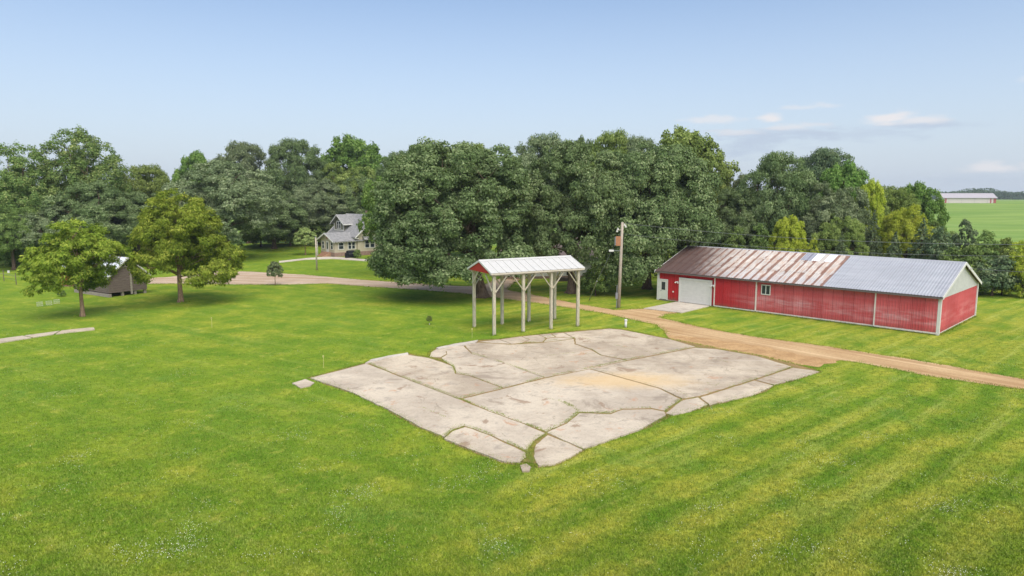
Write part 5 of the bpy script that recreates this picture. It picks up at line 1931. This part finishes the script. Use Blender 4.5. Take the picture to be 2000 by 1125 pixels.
# ------------------------------------------------------------------ wire fence and pale plant cages at the far left
M_FPOST = plain('fence_post', rgb(110, 100, 88), .9, .1)
fence = thing('wire_fence', 'thin wire fence with dark posts at the far left of the lawn', 'fence', gp(8, 548))
fp = [gp(-30, 546), gp(8, 549), gp(32, 556)]
for p in fp:
    MB().tube([p - fence.location + Vector((0, 0, -.2)), p - fence.location + Vector((0, 0, 1.45))], [.05, .045], 6).build('post', M_FPOST, fence)
for z in (.5, .95, 1.35):
    MB().tube([p - fence.location + Vector((0, 0, z)) for p in fp], [.012] * 3, 5).build('wire', M_WIRE, fence)
MB().box((1.2, -.9, 1.1), (1.45, -.8, 1.4)).build('white_tag', M_WHITE, fence)
fence.children[-1].location = fp[2] - fence.location - Vector((1.3, -.82, .1))
for i, (u, v, w_) in enumerate(((78, 598, 'left'), (96, 596, 'middle'), (111, 593, 'right'))):
    c_ = thing('plant_cage', 'pale wire plant cage in the grass, %s one of the three' % w_, 'plant cage', gp(u, v), 0, 'plant cages by the sheds')
    for z in (.05, .22, .4):
        pts = [(.26 * math.cos(t * .5236), .26 * math.sin(t * .5236), z) for t in range(13)]
        MB().tube(pts, [.007] * 13, 4, False).build('ring', M_WHITE, c_)
    for t in range(8):
        a = t * .785
        MB().bar((.26 * math.cos(a), .26 * math.sin(a), -.05), (.26 * math.cos(a), .26 * math.sin(a), .42), .008, .008).build('rod', M_WHITE, c_)

# ------------------------------------------------------------------ grass you can see: blades near the camera, tufts in the joints and along the edges
rg = np.random.default_rng(9)
foot_polys = [[(p[0], p[1]) for p in drive_xy], [(p.x, p.y) for p in inset(slab_xy, -.05)], [gp(*p)[:2] for p in apron_px], [(p.x, p.y) for p in inset([gp(*q) for q in dirt_px], .1)]]
bc = [BL, BN, BN + bey * B_W, BL + bey * B_W]
foot_polys.append([(p.x, p.y) for p in bc])


def blades(name, X, Y, Z, hmin, hmax, wmin, wmax, per, mat, spread=.05, lean=.6):
    n = len(X) * per
    x = np.repeat(X, per) + rg.normal(size=n) * spread
    y = np.repeat(Y, per) + rg.normal(size=n) * spread
    z = np.repeat(Z, per)
    h = rg.uniform(hmin, hmax, n)
    w = rg.uniform(wmin, wmax, n)
    a = rg.uniform(0, 6.2832, n)
    la = rg.uniform(0, 6.2832, n)
    lk = rg.uniform(.1, lean, n) * h
    V = np.empty((n, 3, 3))
    V[:, 0] = np.stack([x - np.cos(a) * w, y - np.sin(a) * w, z - .01], 1)
    V[:, 1] = np.stack([x + np.cos(a) * w, y + np.sin(a) * w, z - .01], 1)
    V[:, 2] = np.stack([x + np.cos(la) * lk, y + np.sin(la) * lk, z + h], 1)
    F = np.arange(n * 3).reshape(n, 3)
    return link(name, tri_mesh(name, V.reshape(-1, 3), F, mat, np.repeat(rg.uniform(0, 1, n), 3)))


# sample lawn points roughly evenly over the picture
n = 130000
vv = 640 + (1160 - 640) * rg.uniform(0, 1, n) ** .85
uu = rg.uniform(-40, 2040, n)
b_ = (562.5 - vv) / FPX
dz_ = -SP + b_ * CP
tt = -CAMH / dz_
X, Y = (uu - 1000) / FPX * tt, (CP + b_ * SP) * tt
ok = np.ones(n, bool)
for pl in foot_polys:
    ok &= ~in_poly(X, Y, pl)
X, Y = X[ok], Y[ok]
stuff(blades('lawn_grass', X, Y, np.zeros(len(X)), .03, .085, .010, .022, 4, M_BLADE, .10, 1.1), 'short mown grass of the lawn in the foreground')
# white clover heads in drifts
n = 90000
vv = 600 + 560 * rg.uniform(0, 1, n)
uu = rg.uniform(-40, 2040, n)
b_ = (562.5 - vv) / FPX
tt = -CAMH / (-SP + b_ * CP)
X, Y = (uu - 1000) / FPX * tt, (CP + b_ * SP) * tt
dens = np.array([mnoise.fractal(Vector((x * .42 + 31, y * .42 + 7, 0)), 1.0, 2.0, 4) for x, y in zip(X, Y)])
ok = (dens + rg.normal(size=n) * .24) > .62
ok |= rg.uniform(size=n) < .007
for pl in foot_polys:
    ok &= ~in_poly(X, Y, pl)
X, Y = X[ok], Y[ok]
m = len(X)
s = rg.uniform(.008, .014, m)
oc = np.array([(1, 0, 0), (0, 1, 0), (-1, 0, 0), (0, -1, 0), (0, 0, 1.0)])
V = np.stack([X, Y, rg.uniform(.05, .09, m)], 1)[:, None, :] + oc[None] * s[:, None, None]
F = np.array([(0, 1, 4), (1, 2, 4), (2, 3, 4), (3, 0, 4)])
F = (np.arange(m)[:, None, None] * 5 + F[None]).reshape(-1, 3)
stuff(link('clover_flowers', tri_mesh('clover_flowers', V.reshape(-1, 3), F, M_CLOVER)), 'white clover flowers scattered through the lawn')


def along(lines, step, jit, keep=1.0):
    out = []
    for ln in lines:
        for a, b in zip(ln[:-1], ln[1:]):
            a, b = Vector(a[:2]), Vector(b[:2])
            k_ = max(1, int((b - a).length / step))
            for i in range(k_):
                p = a.lerp(b, (i + rg.uniform()) / k_)
                # weeds come in runs
                if mnoise.noise(Vector((p.x * 1.1, p.y * 1.1, 4.2))) + rg.uniform(-.35, .35) < 1 - 2 * keep:
                    continue
                out.append((p.x + rg.normal() * jit, p.y + rg.normal() * jit))
    return np.array(out)


J = [[(719, 710), (816, 749), (894, 779), (955, 803), (1015, 825), (1066, 845), (1100, 859), (1140, 878)], [(901, 778), (981, 759), (1063, 738), (1153, 720), (1224, 704), (1272, 695), (1358, 678)],
     [(921, 691), (987, 711), (1063, 738)], [(889, 730), (915, 734), (981, 758)], [(862, 703), (885, 715), (889, 730)], [(867, 854), (884, 841), (908, 832), (921, 837), (958, 850), (1004, 871), (1028, 884), (1043, 865), (1068, 848)],
     [(1064, 778), (1106, 789), (1131, 805), (1106, 826), (1069, 843)], [(1365, 774), (1474, 741), (1547, 718)], [(1131, 808), (1192, 808)], [(1032, 895), (1040, 905), (1030, 885), (1020, 903)],
     [(995, 672), (1057, 669), (1122, 661)], [(1298, 806), (1330, 781), (1345, 776)]]
thin = [[(1122, 672), (1154, 683), (1173, 694), (1224, 704)], [(1064, 697), (1118, 691), (1173, 694)], [(1138, 661), (1192, 674), (1272, 691)], [(1237, 731), (1285, 717)], [(825, 798), (870, 817), (895, 826)],
        [(770, 727), (820, 718)], [(816, 750), (835, 743)], [(935, 705), (955, 702)], [(1153, 720), (1285, 757), (1345, 774)], [(1375, 712), (1400, 705), (1430, 712)], [(1477, 742), (1512, 752)], [(1380, 750), (1395, 757), (1405, 752)],
        [(997, 671), (1020, 669), (1033, 663)], [(1060, 668), (1066, 660), (1084, 658)], [(1192, 808), (1217, 799), (1272, 798)]]
pt = along([[gp(*p) for p in l] for l in J], .022, .05, .55)
stuff(blades('joint_weeds', pt[:, 0], pt[:, 1], np.full(len(pt), .05), .03, .085, .010, .022, 5, M_WEED, .05, 1.3), 'weeds growing in the joints of the slab')
pt = along([[gp(*p) for p in l] for l in thin], .05, .03, .42)
stuff(blades('crack_weeds', pt[:, 0], pt[:, 1], np.full(len(pt), .065), .03, .07, .008, .018, 4, M_WEED, .03, 1.2), 'small weeds in the thin cracks of the slab')
edge = [[p for p in slab_xy] + [slab_xy[0]]]
edge += [[gp(1036, 902), gp(1034, 888), gp(1041, 866), gp(1058, 852)], [gp(1026, 902), gp(1036, 886), gp(1040, 872)], [gp(869, 856), gp(886, 841), gp(905, 832)], [gp(806, 696), gp(836, 699), gp(862, 706), gp(876, 711)], [gp(1034, 904), gp(1042, 912), gp(1012, 912)]] * 3
pt = along(edge, .03, .10, .9)
stuff(blades('slab_edge_grass', pt[:, 0], pt[:, 1], np.full(len(pt), .0), .06, .13, .010, .022, 5, M_BLADE, .07, 1.0), 'longer grass along the edges of the slab')
dl = [Vector((p[0], p[1])) for p in drive_xy]
pt = along([dl], .05, .16, .8)
ok = np.ones(len(pt), bool)
for pl in (foot_polys[1],):
    ok &= ~in_poly(pt[:, 0], pt[:, 1], pl)
ok &= ~in_poly(pt[:, 0], pt[:, 1], [(p.x, p.y) for p in inset([gp(*q) for q in dirt_px], -.4)])
pt = pt[ok]
stuff(blades('drive_edge_grass', pt[:, 0], pt[:, 1], np.full(len(pt), .0), .05, .12, .012, .026, 4, M_BLADE, .09, 1.0), 'grass creeping over the edges of the gravel drive')

bb = []
for (a, b) in ((BL + bex * (d1 + .2), BL + bex * (g0 - .2)), (BL + bex * (g1 + .2), BN), (BN, BN + bey * B_W), (BL, BL + bey * 3)):
    bb.append([a - bey * .12 if a is not BN else a + bex * .1, b - bey * .12 if b is BN else b + bex * .12])
bb[1] = [BL + bex * (g1 + .2) - bey * .14, BN - bey * .14]
bb[0] = [BL + bex * (d1 + .2) - bey * .12, BL + bex * (g0 - .2) - bey * .12]
ringpts = []
for cpt, rad in ([(CF + cex * (i * CL / 3) + cey * yy, .17) for i in range(4) for yy in (0, CW)] + [(PB, .22), (lp, .18), (gp(152, 618), .3), (gp(362, 590), .4), (pp, .15)]):
    ringpts.append([cpt + Vector((math.cos(a) * rad, math.sin(a) * rad, 0)) for a in np.linspace(0, 6.2832, 9)])
pt = along(bb + ringpts, .03, .05, .95)
stuff(blades('base_grass', pt[:, 0], pt[:, 1], np.full(len(pt), .0), .07, .2, .010, .02, 4, M_BLADE, .05, .8), 'untrimmed grass at the foot of posts, trunks and walls')

# ------------------------------------------------------------------ summer haze
HAZE = 0.00022
if HAZE:
    mb = MB().box((-1810, -210, -1.5), (2210, 1710, 45))
    hz = mb.build('haze', None)
    hm = bpy.data.materials.new('haze_air')
    hm.use_nodes = True
    nt = hm.node_tree
    for n_ in list(nt.nodes):
        nt.nodes.remove(n_)
    ho = nt.nodes.new('ShaderNodeOutputMaterial')
    hv = nt.nodes.new('ShaderNodeVolumePrincipled')
    hv.inputs['Color'].default_value = (.86, .93, 1.0, 1)
    hv.inputs['Density'].default_value = HAZE
    hv.inputs['Anisotropy'].default_value = .2
    nt.links.new(hv.outputs[0], ho.inputs['Volume'])
    hz.data.materials.append(hm)
    hz['kind'] = 'stuff'
